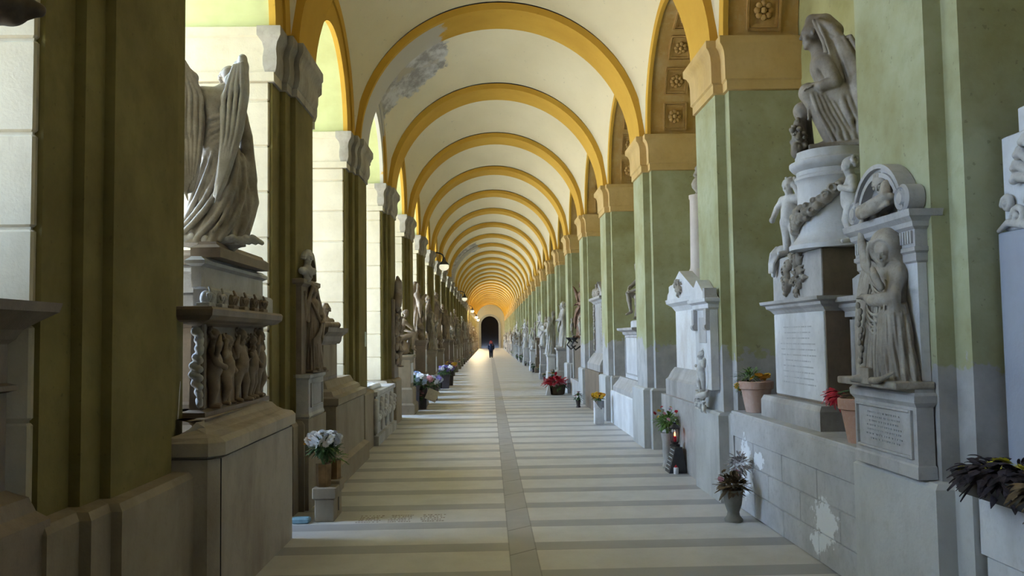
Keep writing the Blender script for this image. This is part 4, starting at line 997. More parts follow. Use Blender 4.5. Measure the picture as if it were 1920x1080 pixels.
# ------------------------------------------------------------------ RIGHT: second pier relief (oval portrait putto)
t = thing('relief_monument','small pedimented wall monument with oval putto relief, on the second right-hand pier','monument',(XR-.005,Y0+P+.40,.853))
rectprof(MB(),-.08,0,-.30,.30,[(0,.20),(0,1.02)]).obj('stele', M_MARW, t)
rectprof(MB(),-.08,0,-.30,.30,[(0,.99),(.02,1.01),(.02,1.05),(.06,1.07),(.065,1.10),(0,1.105)]).obj('cornice', M_MARW, t)
MB().prism([(-.36,1.10),(.36,1.10),(0,1.30)],'x',-.13,0).obj('gable', M_MARW, t)
for q in (-1,1):
    mb = MB(); mb.prism([(q*.25-.035,.80),(q*.25+.035,.80),(q*.25+.05,1.0),(q*.25-.05,1.0)],'x',-.12,-.07); 
    i0=len(mb.v); mb.lathe([(.035,-.04),(.035,.04)],12); mb.xf(Matrix.Translation((-.10,q*.25,.82)) @ Matrix.Rotation(math.pi/2,4,'X'), i0); mb.obj('bracket', M_MAR, t, angle=35)
MB().box(-.14,-.02,-.35,-.28,1.10,1.20).obj('corner_block', M_MAR, t)
mb = MB(); mb.box(-.087,-.075,-.16,.12,.66,.92,.003); mb.obj('plaque', M_MAR, t)
S = Sculpt()
pts = [(.17*math.cos(a),-.07,.36+.24*math.sin(a)) for a in np.linspace(0,2*math.pi,25)]; S.chain(pts,.014,.004)
putto(S,(.0,-.10,.17),.42,2,mirror=-1); S.chain([(-.15,-.1,.14),(0,-.14,.12),(.14,-.1,.15)],[.03,.035,.03],.02)
flower_relief(S,(-.02,-.10,.06),.16,.06,22,5)
o = S.obj('oval_relief', M_SCW, .006, t); o.rotation_euler = (0,0,-math.pi/2)
# ------------------------------------------------------------------ RIGHT: bay two, column with urn on a pedimented tomb
y2 = Y0+P+TH+.15+1.43
t = thing('column_tomb','white marble tomb with carved gable and stained tablet, carrying a broken column','monument',(2.6,y2,0))
rectprof(MB(),-.33,.34,-1.28,.70,[(0,0),(0,.83)]).obj('plinth', M_MAR, t)
rectprof(MB(),-.28,.34,-1.2,.62,[(0,.83),(0,1.02),(-.03,1.05),(-.06,1.12),(-.10,1.18)]).obj('base_moulding', M_MAR, t)
rectprof(MB(),-.17,.34,-.9,.45,[(0,1.18),(0,1.93)]).obj('tablet', stone('stained_white_marble',(.80,.79,.77),(.74,.72,.69),(.36,.24,.15),.55,.5,5), t)
rectprof(MB(),-.17,.34,-.9,.45,[(0,1.90),(.02,1.93),(.04,1.96),(.10,2.0),(.11,2.05),(0,2.055)]).obj('cornice', M_MARW, t)
MB().prism([(-1.0,2.05),(.55,2.05),(.5,2.12),(-.22,2.38),(-.95,2.12)],'x',-.26,-.1).obj('gable', M_MARW, t)
S = Sculpt(); flower_relief(S,(0,0,0),.16,.08,20,7); o = S.obj('carved_wreath', M_SCU, .008, t); o.rotation_euler=(0,0,-math.pi/2); o.location = (-.27,-.2,2.18)
MB().box(-.22,.1,.42,.62,2.05,2.25,.02).obj('acroterion', M_MARW, t)
t = thing('broken_column','slender pale marble column with an urn finial on the gabled tomb','column',(2.70,y2+.18,2.2))
MB().lathe([(.17,0),(.17,.16),(.15,.20),(.125,.24),(.12,.3),(.108,1.12),(.12,1.14),(.12,1.18),(0,1.185)],24).obj('shaft', stone('pinkish_column',(.66,.58,.50),(.58,.50,.43),(.40,.33,.27),.4,.6,4), t, angle=40)
MB().lathe([(.05,1.18),(.03,1.22),(.075,1.28),(.085,1.33),(.06,1.38),(.035,1.41),(.06,1.44),(.03,1.50),(.04,1.53),(.0,1.58)],18).obj('urn', M_SCU, t, angle=60)
# ------------------------------------------------------------------ RIGHT: bay three, crouching figure on a pedestal
y3 = Y0+2*P+TH+.15+1.43
t = thing('statue_pedestal','bright white marble pedestal with moulded foot, below the crouching nude figure','pedestal',(2.6,y3,0))
rectprof(MB(),-.36,.34,-1.3,1.3,[(0,0),(0,.58),(-.01,.60)]).obj('plinth', stone('patched_white_marble',(.84,.84,.84),(.66,.65,.64),(.40,.38,.36),.35,.5,2.2), t)
rectprof(MB(),-.34,.34,-1.2,1.1,[(0,.6),(0,.68),(-.05,.75),(-.09,.80),(-.12,.86)]).obj('foot_moulding', M_MAR, t)
rectprof(MB(),-.18,.32,-.75,.62,[(0,.86),(0,1.62)]).obj('die', M_MARW, t)
f_ = MB()
for a,bb,c,d in ((-.68,.55,1.56,1.585),(-.68,.55,.92,.945),(-.68,-.65,.92,1.585),(.52,.55,.92,1.585)): f_.box(-.195,-.17,a,bb,c,d,.004)
f_.obj('panel_frame', M_MAR, t)
rectprof(MB(),-.18,.32,-.75,.62,[(0,1.6),(.03,1.62),(.04,1.66),(.12,1.69),(.125,1.73),(0,1.735)]).obj('cornice', M_MAR, t)
rectprof(MB(),-.1,.36,-.5,.42,[(0,1.73),(0,1.84),(-.02,1.86)]).obj('top_slab', M_MARW, t)
o = seated_nude(1.0).obj('crouching_statue', M_SCU, .012, None, (2.68,y3-.05,1.86)); o.rotation_euler = (0,0,rad(-75)); tag(o,'crouching nude stone figure clasping its knee on the bright white pedestal','statue')
# ------------------------------------------------------------------ RIGHT: bay four, stele with relief edges
y4 = Y0+3*P+TH+.15+1.43
t = thing('stele_monument','tall grey marble stele with carved leafy edges, fourth right-hand niche','monument',(2.55,y4,0))
rectprof(MB(),-.34,.38,-1.25,1.25,[(0,0),(0,.86)]).obj('plinth', M_MARB, t)
rectprof(MB(),-.3,.38,-1.1,1.1,[(0,.86),(0,1.0),(-.06,1.10),(-.14,1.22)]).obj('base_moulding', M_MAR, t)
rectprof(MB(),-.15,.38,-.8,.8,[(0,1.2),(0,2.35)]).obj('slab', M_MAR, t)
S = Sculpt(); rn = random.Random(6)
for q in (-1,1):
    for i in range(16): S.ell((q*(.72+.03*math.sin(i*1.7)),-.02,1.3+.065*i),(.05,.03,.04),(0,rn.uniform(-40,40),0),k=.01)
flower_relief(S,(0,-.02,2.5),.30,.12,24,12)
o = S.obj('leaf_relief', M_SCU, .012, t); o.rotation_euler = (0,0,-math.pi/2); o.location = (-.15,0,0)
rectprof(MB(),-.15,.38,-.8,.8,[(0,2.3),(.03,2.33),(.05,2.36),(.11,2.39),(.11,2.44),(0,2.445)]).obj('cornice', M_MAR, t)
MB().prism([(-.85,2.44),(.85,2.44),(.5,2.62),(0,2.78),(-.5,2.62)],'x',-.18,.2).obj('pediment', M_MAR, t)
# ------------------------------------------------------------------ LEFT: angel monument
t = thing('tomb_base','massive brown stone tomb base with sloping top moulding, below the putto sarcophagus','tomb',(-2.544,6.138,-.170)); t.scale = (1.106,)*3
def chr_(x0,x1,y0,y1,c): return [(.57,y0),(x1-c,y0),(x1,y0+c),(x1,y1),(x0,y1),(x0,.12),(.57,.12)]
def notch(mb, x0,x1,y0,y1, prof, cy): return ploft(mb, [(.50,y0),(x1,y0),(x1,y1),(x0,y1),(x0,5.66-cy),(.50,5.66-cy)], prof)
ploft(MB(), chr_(-.78,.84,-.92,.82,.05),[(0,.154),(0,.97)]).obj('block', M_TB, t)
ploft(MB(), chr_(-.78,.84,-.92,.82,.05),[(-.015,.97),(-.015,.985),(.02,.99),(.02,1.06),(0,1.085),(-.05,1.10),(-.09,1.125),(-.12,1.16),(-.13,1.163)]).obj('top_moulding', M_TB, t)
MB().box(.838,.8445,-.86,-.853,.16,.97).obj('joint', M_DK, t)
t = thing('sarcophagus','carved brown stone sarcophagus chest with a procession of putti and a heavy lid slab','sarcophagus',(-2.544,6.304,1.113)); t.scale = (1.106,)*3
notch(MB(),-.70,.66,-.72,.72,[(0,0),(0,.03),(-.05,.045),(-.06,.53),(-.02,.545),(0,.56)],5.7).obj('chest', M_MARB, t)
for i in range(2): MB().box(.585,.63,-.66+1.29*i,-.60+1.27*i,.04,.55,.01).obj('corner_pilaster', M_MARB, t)
notch(MB(),-.72,.68,-.78,.74,[(0,.555),(.03,.565),(.055,.59),(.06,.625),(.05,.64),(0,.645)],5.7).obj('lid', M_MARB, t)
M_SCB = stone('brown_shaded_statue_stone',(.36,.28,.20),(.235,.175,.125),(.10,.07,.05),.55,.6,8)  # brown stone, darkened further for the backlit statues on the left
for i,(y,ps,hh,mr,tn) in enumerate(((-.47,0,.50,1,50),(-.20,1,.46,-1,10),(.10,2,.50,1,-20),(.36,0,.46,-1,-10),(.55,1,.50,1,0))):
    S = Sculpt(); putto(S,(0,0,0),hh,ps,mirror=mr)
    if i%2==0: S.chain([(-.08,-.02,.30),(-.12,-.03,.38),(-.10,-.04,.44)],[.012,.02,.01],.006)
    o = S.obj('putto_relief', M_SCB, .0065, t, (.62,y,.035)); o.rotation_euler = (0,0,rad(90+tn*.4))
S = Sculpt()
for i in range(9): S.chain([(.02*math.sin(i),0,.42-.05*i),(.03,-.02,.40-.05*i)],[.03-.001*i,.02],.012)
S.obj('carved_swag', M_SCW, .008, t, (.60,-.70,.08))
for i in range(6):
    S = Sculpt(); S.box((0,0,.012),(.04,.055,.012),k=.004); S.ell((0,0,.05),(.032,.04,.045),k=.004); [S.chain([(.02,.012*q,.03),(.04,.028*q,.075),(.03,.048*q,.07),(.03,.042*q,.05)],[.008,.010,.010,.007],.003) for q in (-1,1)]; S.chain([(.03,0,.02),(.042,0,.06),(.02,0,.115)],[.010,.013,.007],.003)
    S.obj('lid_ornament', M_SCW if i in (0,1) else M_SCB, .006, t, (.64,-.66+.24*i,.645))
mb = MB(); mb.box(0,.10,0,.012,0,.22,.003); o = mb.obj('memorial_plaque', M_MARW, None, None, None, (-2.057,5.397,1.118)); o.scale = (1.106,)*3; o.rotation_euler = (rad(-12),0,rad(8)); tag(o,'small plain pale plaque leaning against the front of the putto sarcophagus','plaque')
t = thing('statue_plinth','three stepped stone blocks with moulded edges beneath the winged angel','plinth',(-2.544,6.415,1.832)); t.scale = (1.106,)*3
notch(MB(),-.68,.70,-.80,.85,[(-.06,0),(-.06,.10),(-.07,.115)],5.8).obj('lower_step', M_MAR, t)
notch(MB(),-.68,.62,-.72,.72,[(-.03,.115),(-.03,.24),(-.0,.255),(.0,.275),(-.02,.29),(-.03,.30)],5.8).obj('middle_step', M_MAR, t)
notch(MB(),-.60,.68,-.62,.52,[(0,.30),(0,.36),(-.02,.375),(-.03,.38),(-.04,.40)],5.8).obj('top_block', M_MARB, t)
t = thing('angel_statue','weathered marble angel seen from behind with long folded wings and wind swept robe','statue',(-1.930,6.100,2.275),rad(17.6)); t.scale = (1.106,)*3
angel_body().obj('body', M_SCU, .0085, t)
L_,R_ = angel_wings(); L_.obj('wing', M_SCU, .0075, t); R_.obj('wing', M_SCW, .0075, t)  # right wing takes the paler marble, the light on it put into colour
S = Sculpt(); rn = random.Random(2)
for i in range(14): x = -.36+.04*i; S.chain([(x,-.15+rn.uniform(-.03,.03),.015),(x+.05,-.17+rn.uniform(-.03,.03),.03+rn.uniform(0,.02)),(x+.11,-.15,.012)],[.016,.02,.014],.008)
S.obj('trailing_hem', M_SCW, .0075, t)
# ------------------------------------------------------------------ LEFT: second pier relief and its pedestal
t = thing('statue_pedestal','slim panelled stone pedestal against the second left pier, behind the white chrysanthemums','pedestal',(-1.85,Y0+P+.40,0))
rectprof(MB(),0,.13,-.45,.40,[(.0,0),(0,.85)]).obj('plinth', M_PL, t)
rectprof(MB(),0,.12,-.38,.34,[(0,.85),(.01,.87),(0,.90),(0,1.22),(.02,1.24),(.02,1.27),(0,1.275)]).obj('die', M_MAR, t)
mb = MB()
for a,bb,c,d in ((-.3,.26,1.17,1.185),(-.3,.26,.95,.965),(-.3,-.28,.95,1.185),(.24,.26,.95,1.185)): mb.box(.12,.135,a,bb,c,d,.003)
mb.obj('panel_frame', M_MAR, t)
rectprof(MB(),0,.05,-.38,.36,[(0,1.27),(0,2.12),(.03,2.15),(.03,2.19),(0,2.2)]).obj('backing_slab', M_MARB, t)
o = robed(1,.86,5,(.3,-1,-.3),hooded=True).obj('robed_relief', M_SCB, .0085, None, (-1.76,Y0+P+.36,1.28)); o.rotation_euler = (0,0,rad(70)); o.scale=(1,.75,1); tag(o,'brown robed hooded figure in relief standing on the slim pedestal of the second left pier','statue')
S = Sculpt(); bust(S,(0,0,0),.34,(-.2,-1,-.1)); o = S.obj('bust', M_SCW, .008, None, (-1.77,Y0+P+.16,2.2)); o.rotation_euler = (0,0,rad(70)); tag(o,'small pale bust on top of the slab above the robed relief','bust')
mb = MB(); N=20
mb.loft([[(.0,r*math.cos(math.pi*k/N),r*1.5*math.sin(math.pi*k/N)) for r in (.15,.19)]+[(.06,r*math.cos(math.pi*k/N),r*1.5*math.sin(math.pi*k/N)) for r in (.19,.15)] for k in range(N+1)][::-1])
o = mb.obj('stone_arch_frame', M_MARB, None, angle=40, loc=(-1.84,Y0+P+.46,2.2)); tag(o,'narrow brown carved arch frame behind the small pale bust','frame')
# signs on the piers
for (x,y,z,h,lab) in ((-1.845,Y0+P-.33,1.29,.075,'small white enamel plate on the stepped edge of the second left pier'),(-1.79,Y0+2*P+.60,1.60,.12,'tiny pale number plate on the third left pier')):
    pass
o = MB().box(0,.008,-.05,.05,-.07,.07,.003).obj('wall_plate', plain('white_enamel',(.8,.8,.78),.4), None, None, None, (XL+.001,Y0+P-.0+.10,1.29)); tag(o,'small white enamel plate fixed low on the second left pier','sign')
o = MB().box(0,.008,-.06,.06,-.11,.11,.003).obj('wall_plate', plain('pale_plate',(.62,.66,.55),.4), None, None, None, (XL+.001,Y0+2*P+.60,1.60)); tag(o,'tiny pale green plate fixed to the third left pier','sign')
# ------------------------------------------------------------------ LEFT: bay two tomb with bust group
yb = 10.35
t = thing('bust_pedestal','brown marble pedestal with pale panel on a stepped block, second left bay','pedestal',(-2.3,yb,0))
rectprof(MB(),-.7,.60,-.85,1.25,[(.06,0),(.06,.22),(0,.26),(0,.86)]).obj('block', M_PL, t)
rectprof(MB(),-.7,.60,-.85,1.25,[(.01,.86),(.03,.88),(.03,.95),(-.04,.97),(-.06,1.02),(-.12,1.05),(-.16,1.13)]).obj('stepped_moulding', M_PL, t)
rectprof(MB(),-.6,.40,-.70,.35,[(0,1.13),(0,1.58)]).obj('die', M_MARB, t)
MB().box(.40,.412,-.58,.22,1.17,1.54,.004).obj('panel', M_PL, t)
rectprof(MB(),-.6,.42,-.74,.40,[(0,1.55),(.02,1.58),(.03,1.64),(.09,1.69),(.10,1.74),(0,1.745)]).obj('cornice', M_MARB, t)
S = Sculpt(); bust(S,(-.16,0,0),.42,(.2,-1,-.2)); bust(S,(.18,.03,0),.36,(-.4,-1,-.1)); 
for i in range(8): S.ell((-.1+.05*i,-.10,.03),(.04,.04,.04),k=.02)
o = S.obj('double_bust', M_SCB, .010, None, (-2.05,yb-.12,1.745)); o.rotation_euler = (0,0,rad(60)); tag(o,'pair of brown carved busts on the moulded pedestal of the second left bay','statue')
# ------------------------------------------------------------------ LEFT: bay three carved chest with white cloth
t = thing('carved_chest','low pale tomb chest with carved festoons and a plain kerb, third left bay','tomb',(-2.25,14.2,0))
rectprof(MB(),-.6,.52,-1.2,1.2,[(.05,0),(.05,.14),(0,.15),(0,.72),(.03,.74),(.03,.80),(0,.805)]).obj('chest', M_MAR, t)
S = Sculpt()
for q in range(4):
    y = -.95+.63*q
    for i in range(9): a = math.pi*i/8; S.ell((.53,y+.26*math.cos(a),.58-.20*math.sin(a)),(.045,.05,.05),k=.015)
    S.chain([(.53,y-.28,.65),(.54,y-.29,.45),(.53,y-.28,.2)],[.05,.04,.03],.02)
S.obj('festoon', M_SCW, .012, t)
S = Sculpt()
for i in range(7): S.chain([(-.35+.1*i,-.45,.03),(-.33+.1*i,-.1,.06+.02*math.sin(i*2)),(-.33+.1*i,.3,.05+.02*math.cos(i*1.7)),(-.35+.1*i,.5,.02)],.05,.04)
o = S.obj('white_cloth', plain('white_linen',(.82,.82,.84),.8,.2,.06), .015, None, (-2.12,13.9,.80)); tag(o,'crumpled white cloth bundle lying on the carved low tomb chest','cloth')
# ------------------------------------------------------------------ LEFT: monument at the frame edge
t = thing('moulded_pedestal','dark brown pedestal with projecting cornice at the left frame edge','pedestal',(-2.5,2.85,0))
rectprof(MB(),-.5,.50,-.9,.75,[(.12,0),(.12,.86),(.08,.90),(.06,.96),(.02,.985),(0,1.0)]).obj('base', M_MARB, t)
rectprof(MB(),-.5,.50,-.9,.75,[(0,1.0),(0,1.60)]).obj('die', M_MARB, t)
MB().box(.5,.512,-.75,.60,1.08,1.50,.004).obj('panel', M_MARB, t)
rectprof(MB(),-.5,.50,-.9,.75,[(0,1.40),(.03,1.41),(.03,1.43),(.0,1.44),(0,1.60),(.02,1.62),(.04,1.66),(.09,1.70),(.14,1.735),(.15,1.775),(0,1.78)]).obj('cornice', M_MARB, t)
MB().box(-.5,.26,-.8,.62,1.78,1.88,.01).box(-.5,.12,-.7,.55,1.88,2.06,.01).obj('upper_step', M_MARB, t)
S = robed(3,1.45,9,(0,-1,-.2),hooded=True)
S.chain([(.25,.3,.99),(.42,.35,.95),(.56,.40,.92),(.665,.43,.91)],[.17,.13,.085,.03],.05)
for i in range(5): S.chain([(.2,.2+.06*i,.99),(.42,.28+.04*i,.93+.01*i),(.62,.40+.01*i,.94)],[.04,.035,.012],.012)
o = S.obj('bronze_statue', M_BRZ, .014, None, (-2.50,3.05,2.06)); tag(o,'dark bronze draped statue whose mantle edge enters the top left corner','statue')
# ------------------------------------------------------------------ flowers, vases, lamps and pots
M_TER = stone('terracotta',(.50,.29,.20),(.42,.23,.16),(.60,.54,.50),.6,.85,7)
M_SOIL = plain('potting_soil',(.05,.035,.025),.95)
M_LEAF = plain('green_leaves',(.06,.13,.035),.55,.4,.4,12); M_LEAFL = plain('fresh_leaves',(.16,.30,.06),.5,.4,.3,12); M_DRY = plain('dry_leaves',(.16,.11,.06),.8,.2,.4,12)
M_WHT = plain('white_petals',(.82,.80,.80),.6,.3,.06); M_YEL = plain('yellow_petals',(.85,.50,.04),.6,.3,.12); M_ORG = plain('orange_petals',(.75,.33,.03),.6,.3,.2)
M_RED = plain('red_petals',(.50,.02,.04),.55,.3,.2); M_PNK = plain('pink_petals',(.70,.32,.36),.6,.3,.15); M_BLU = plain('pale_blue_petals',(.55,.66,.85),.6,.3,.1); M_PUR = plain('purple_petals',(.28,.22,.55),.6,.3,.2)
M_BRA = plain('aged_brass',(.26,.16,.07),.35,.5,.25,10,.7); M_BLK = plain('black_metal',(.025,.025,.028),.45,.5); M_GRN = plain('black_granite',(.045,.045,.05),.25,.5)
BL = {}
def blossom(parent, p, r, mat, tilt=(0,0), seed=0, petals=14):
    key = (mat.name,petals,seed%3)
    if key not in BL: BL[key] = blossom_mesh(1.0,petals,3,.6,seed%3).mesh('blossom',mat)
    o = bpy.data.objects.new('blossom', BL[key]); C.objects.link(o); o.scale = (r,r,r*1.1); o.location = p; o.rotation_euler = (tilt[0],tilt[1],seed)
    o.parent = parent; return o
def bouquet(t, c, R, n, r, mats, seed, leaf=M_LEAF, nleaf=120, leafL=.08, leafW=.03, flat=.8, stems_to=None, petals=14):
    rn = random.Random(seed); c = Vector(c)
    mb = foliage(MB(), c-Vector((0,0,R*.35)), R*.9, nleaf, leafL, leafW, seed, flat)
    if stems_to is not None:
        for i in range(9):
            a = i*2.4; mb.tube([tuple(stems_to), tuple(c+Vector((R*.4*math.cos(a),R*.4*math.sin(a),-R*.2)))], .004, 5)
    mb.obj('foliage', leaf, t)
    for i in range(n):
        u = (i+.5)/n; ph = math.acos(1-u*1.25 if 1-u*1.25 > -1 else -1); a = i*2.39996
        d = Vector((math.sin(ph)*math.cos(a),math.sin(ph)*math.sin(a),math.cos(ph)*flat))
        p = c+d*R*rn.uniform(.85,1.08); blossom(t, p, r*rn.uniform(.8,1.15), mats[i%len(mats)], (-math.asin(max(-1,min(1,d.y)))*.9, math.asin(max(-1,min(1,d.x)))*.9), i, petals)
# white chrysanthemums on a stone stand
t = thing('vase_stand','small pale stone block stand with a slot, carrying the chrysanthemum vases','stand',(-1.47,7.72,0))
MB().box(-.085,.085,-.085,.085,.0,.20,.006).obj('foot', M_PL, t)
MB().box(-.105,.105,-.10,.10,.20,.30,.008).obj('cap', M_PL, t)
MB().box(-.03,.085,.087,.30,0,.22,.006).obj('rear_foot', M_PL, t); MB().box(-.04,.105,.102,.32,.222,.33,.008).obj('rear_cap', M_PL, t)
MB().box(.086,.089,.12,.15,.06,.18).obj('slot', M_DK, t)
t = thing('flower_vase','faceted brass vase of white chrysanthemums with one orange bloom','vase',(-1.49,7.71,.30))
MB().lathe([(.055,0),(.062,.0),(.066,.05),(.07,.20),(.062,.20),(.0,.19)],6).obj('vase', M_BRA, t)
bouquet(t,(0,0,.395),.145,50,.037,[M_WHT,M_WHT,M_WHT,M_WHT],3,nleaf=240,leafL=.07,leafW=.028,flat=.62,stems_to=(0,0,.17))
blossom(t,(-.13,-.06,.40),.04,M_ORG,(0.9,0),4); blossom(t,(-.11,-.09,.42),.035,M_ORG,(0.9,0),2)
t = thing('flower_vase','plain brass vase standing behind the white chrysanthemum vase','vase',(-1.43,7.93,.33))
MB().lathe([(.05,0),(.055,.02),(.055,.17),(.048,.17),(.0,.16)],6).obj('vase', M_BRA, t); foliage(MB(),(0,0,.2),.06,40,.09,.02,5).obj('foliage', M_LEAFL, t)
o = MB().box(-.09,.07,-.05,.05,0,.05,.012).obj('blue_box', plain('pale_blue_plastic',(.25,.42,.50),.4), None, None, None, (-1.66,7.62,0)); tag(o,'small pale blue box on the floor beside the chrysanthemum stand','box')
# lantern, book plaque, candle on the right
t = thing('grave_lantern','dark metal grave lantern with glowing red candle, on a sloping black inscribed plaque','lantern',(2.16,10.02,0))
MB().prism([(-.10,0),(.11,0),(.055,.30),(-.02,.30)],'y',-.12,.12).obj('plaque_base', M_GRN, t)
mb = MB()
for r in range(6):
    rn = random.Random(r); x = -.105+.013*r+.008; z = .04+.042*r; y = -.09
    while y < .08: w = rn.uniform(.015,.03); mb.box(x-.004,x+.001,y,y+w,z,z+.012); y += w+.012
mb.obj('lettering', plain('light_lettering',(.5,.5,.5)), t)
MB().lathe([(.05,.30),(.06,.30),(.06,.315),(.035,.325),(.045,.34),(.045,.35)],8).lathe([(.06,.50),(.065,.515),(.045,.54),(.02,.555),(.02,.57),(0,.575)],8).obj('frame', M_BLK, t)
for k in range(6):
    a = k*math.pi/3; MB().tube([(.044*math.cos(a),.044*math.sin(a),.345),(.058*math.cos(a),.058*math.sin(a),.505)],.004,5).obj('bar', M_BLK, t)
gm = NT('lantern_flame'); gm.color((.9,.2,.08)); gm.b.inputs['Emission Color'].default_value = (1,.22,.06,1); gm.b.inputs['Emission Strength'].default_value = 1.6
fl = MB().lathe([(.02,.35),(.024,.36),(.024,.41),(.0,.415)],10).obj('candle', M_RED, t); MB().lathe([(.0,.41),(.010,.425),(.007,.445),(0,.465)],8).obj('flame', gm.m, fl)
t = thing('candle','small white grave candle with red lid on the floor in front of the lantern','candle',(2.13,9.86,0))
MB().lathe([(.026,0),(.028,.004),(.028,.07),(.02,.075),(0,.076)],14).obj('body', M_WHT, t, angle=40); MB().lathe([(.018,.075),(.018,.085),(.006,.10),(0,.11)],12).obj('lid', M_RED, t)
t = thing('flower_vase','grey vase with a bushy green bouquet of yellow and dark flowers behind the lantern','vase',(2.14,10.32,0))
MB().lathe([(.06,0),(.075,.02),(.055,.08),(.06,.25),(.085,.42),(.075,.42),(0,.38)],16).obj('vase', M_MAR, t, angle=50)
bouquet(t,(0,0,.62),.16,16,.028,[M_YEL,M_RED,M_WHT,M_PNK],7,M_LEAFL,260,.07,.03,.75,(0,0,.40))
t = thing('flower_vase','tall grey stone vase of withered pink flowers on the floor by the block wall','vase',(2.07,7.34,0))
MB().lathe([(.075,0),(.08,.02),(.055,.05),(.05,.08),(.07,.14),(.09,.27),(.082,.27),(.06,.2),(0,.2)],20).obj('vase', stone('mossy_stone',(.30,.28,.24),(.22,.20,.17),(.12,.12,.08),.6,.85,9), t, angle=40)
bouquet(t,(0,0,.34),.11,7,.028,[M_PNK,M_DRY,M_DRY,M_PNK],11,M_DRY,200,.085,.032,.9,(0,0,.24))
mb = foliage(MB(),(.10,.14,.46),.10,120,.06,.028,21,1.0); mb.obj('dried_sprig', plain('greyed_petals',(.36,.31,.30),.8,.2,.3), t)
# terracotta pots on the ledge
def pot(name_, label, loc, r, h):
    t = thing('terracotta_pot',label,'flower pot',loc); k = r/.16
    MB().lathe([(.095*k,0),(.10*k,0),(.104*k,.02),(.140*k,h*.74),(.152*k,h*.745),(.16*k,h*.76),(.163*k,h*.98),(.155*k,h),(.145*k,h),(.14*k,h*.88),(0,h*.87)],28).obj('pot', M_TER, t, angle=40)
    MB().lathe([(.139*k,h*.86),(.08*k,h*.90),(0,h*.91)],16).obj('soil', M_SOIL, t); return t
t = pot('p','weathered terracotta pot of orange marigolds and dark leaves, far end of the ledge',(2.45,7.82,.88),.155,.285)
foliage(MB(),(-.05,.06,.30),.10,90,.10,.018,3,.8,.4).obj('foliage', M_LEAF, t); foliage(MB(),(-.02,.08,.34),.07,30,.08,.02,8,.9).obj('foliage', M_LEAFL, t)
for i,(x,y,z,r,m) in enumerate(((-.13,.10,.24,.05,M_ORG),(-.15,.05,.22,.045,M_YEL),(-.12,.03,.21,.04,M_ORG),(.02,-.05,.33,.055,M_ORG),(.06,-.09,.32,.055,M_ORG),(-.03,.0,.31,.045,M_YEL),(.09,-.03,.33,.045,M_YEL))): blossom(t,(x,y,z),r,m,(.5,-.4),i,16)
t = pot('p','weathered terracotta pot with drooping red poinsettia beside the fluted pilaster',(2.43,5.55,.88),.145,.29)
foliage(MB(),(0,.02,.31),.09,50,.08,.03,5,.6).obj('foliage', M_DRY, t)
mb = MB(); mb.tube([(0,0,.26),(-.02,.14,.33),(-.04,.30,.30)],.006,6); mb.obj('stem', M_LEAF, t)
rn = random.Random(3)
for i in range(3):
    mb = MB(); c = Vector((-.05+.02*i,.26+.09*i,.28+.03*(i%2)))
    for k in range(13): a = k*.9; leaf_into(mb,c,(math.cos(a)*.5-.4,math.sin(a),.5*math.sin(a*1.7)),.085,.045,droop=.3)
    mb.obj('poinsettia_bloom', M_RED if i<2 else plain('faded_red_petals',(.62,.12,.14)), t)
mb = MB(); leaf_into(mb,(.03,-.10,.28),(.1,-.2,1),.10,.03); mb.obj('white_leaf', M_WHT, t)
# trough at the right frame edge
t = thing('flower_trough','dark metal trough with brown wilted leaves and a few yellow blooms, right frame edge','planter',(2.24,3.55,.86))
MB().prism([(-.09,0),(.07,0),(.10,.11),(-.13,.11)],'y',-.50,.36).obj('trough', M_BLK, t)
foliage(MB(),(0,.12,.12),.20,260,.10,.045,9,.35,.5).obj('foliage', plain('wilted_leaves',(.045,.035,.04),.8,.2,.5), t); foliage(MB(),(0,-.30,.12),.20,200,.10,.045,19,.35,.5).obj('foliage', M_DRY, t)
for i,(x,y,z) in enumerate(((-.05,.16,.14),(-.10,.26,.11),(.0,.02,.15),(-.04,.10,.17))): blossom(t,(x,y,z),.045,plain('lemon_petals',(.80,.72,.10)),(.3,-.3),i,12)
# vase of yellow flowers, third bay right
t = thing('flower_vase','white angular vase of yellow flowers on the floor, third right-hand bay','vase',(1.98,15.6,0))
MB().box(-.085,.085,-.09,.09,0,.30,.01).prism([(-.085,.30),(.0,.30),(-.085,.42)],'y',-.09,.09).obj('stand', M_MARW, t)
MB().lathe([(.06,.2),(.065,.42),(.05,.42),(0,.41)],14,(.035,-.03,0)).obj('vase', plain('smoky_glass',(.22,.22,.22),.2,.5), t)
bouquet(t,(.0,0,.50),.11,12,.055,[M_YEL,M_YEL,M_ORG],13,M_LEAF,90,.06,.03,.5)
# red poinsettia basket, fifth bay right
t = thing('flower_basket','dark basket of red and pink poinsettias on the floor, fifth right-hand bay','planter',(1.86,23.6,0))
MB().lathe([(.16,0),(.20,.02),(.24,.26),(.22,.26),(0,.24)],16).obj('basket', plain('wicker',(.07,.05,.035),.9), t)
mb = foliage(MB(),(-.05,0,.36),.30,170,.16,.085,31,.5); mb.obj('foliage', M_RED, t); foliage(MB(),(.0,0,.26),.26,90,.14,.06,33,.4).obj('foliage', M_LEAF, t)
for i in range(4): blossom(t,(-.10+.09*i,-.2,.28+.02*i),.07,M_PNK,(1,0),i,10)
o = MB().prism([(-.07,0),(.07,0),(.03,.26),(-.0,.28)],'y',-.1,.1).obj('white_book_stone', M_MARW, None, None, None, (1.60,23.45,0)); tag(o,'small white sloping stone leaning before the red poinsettia basket','plaque')
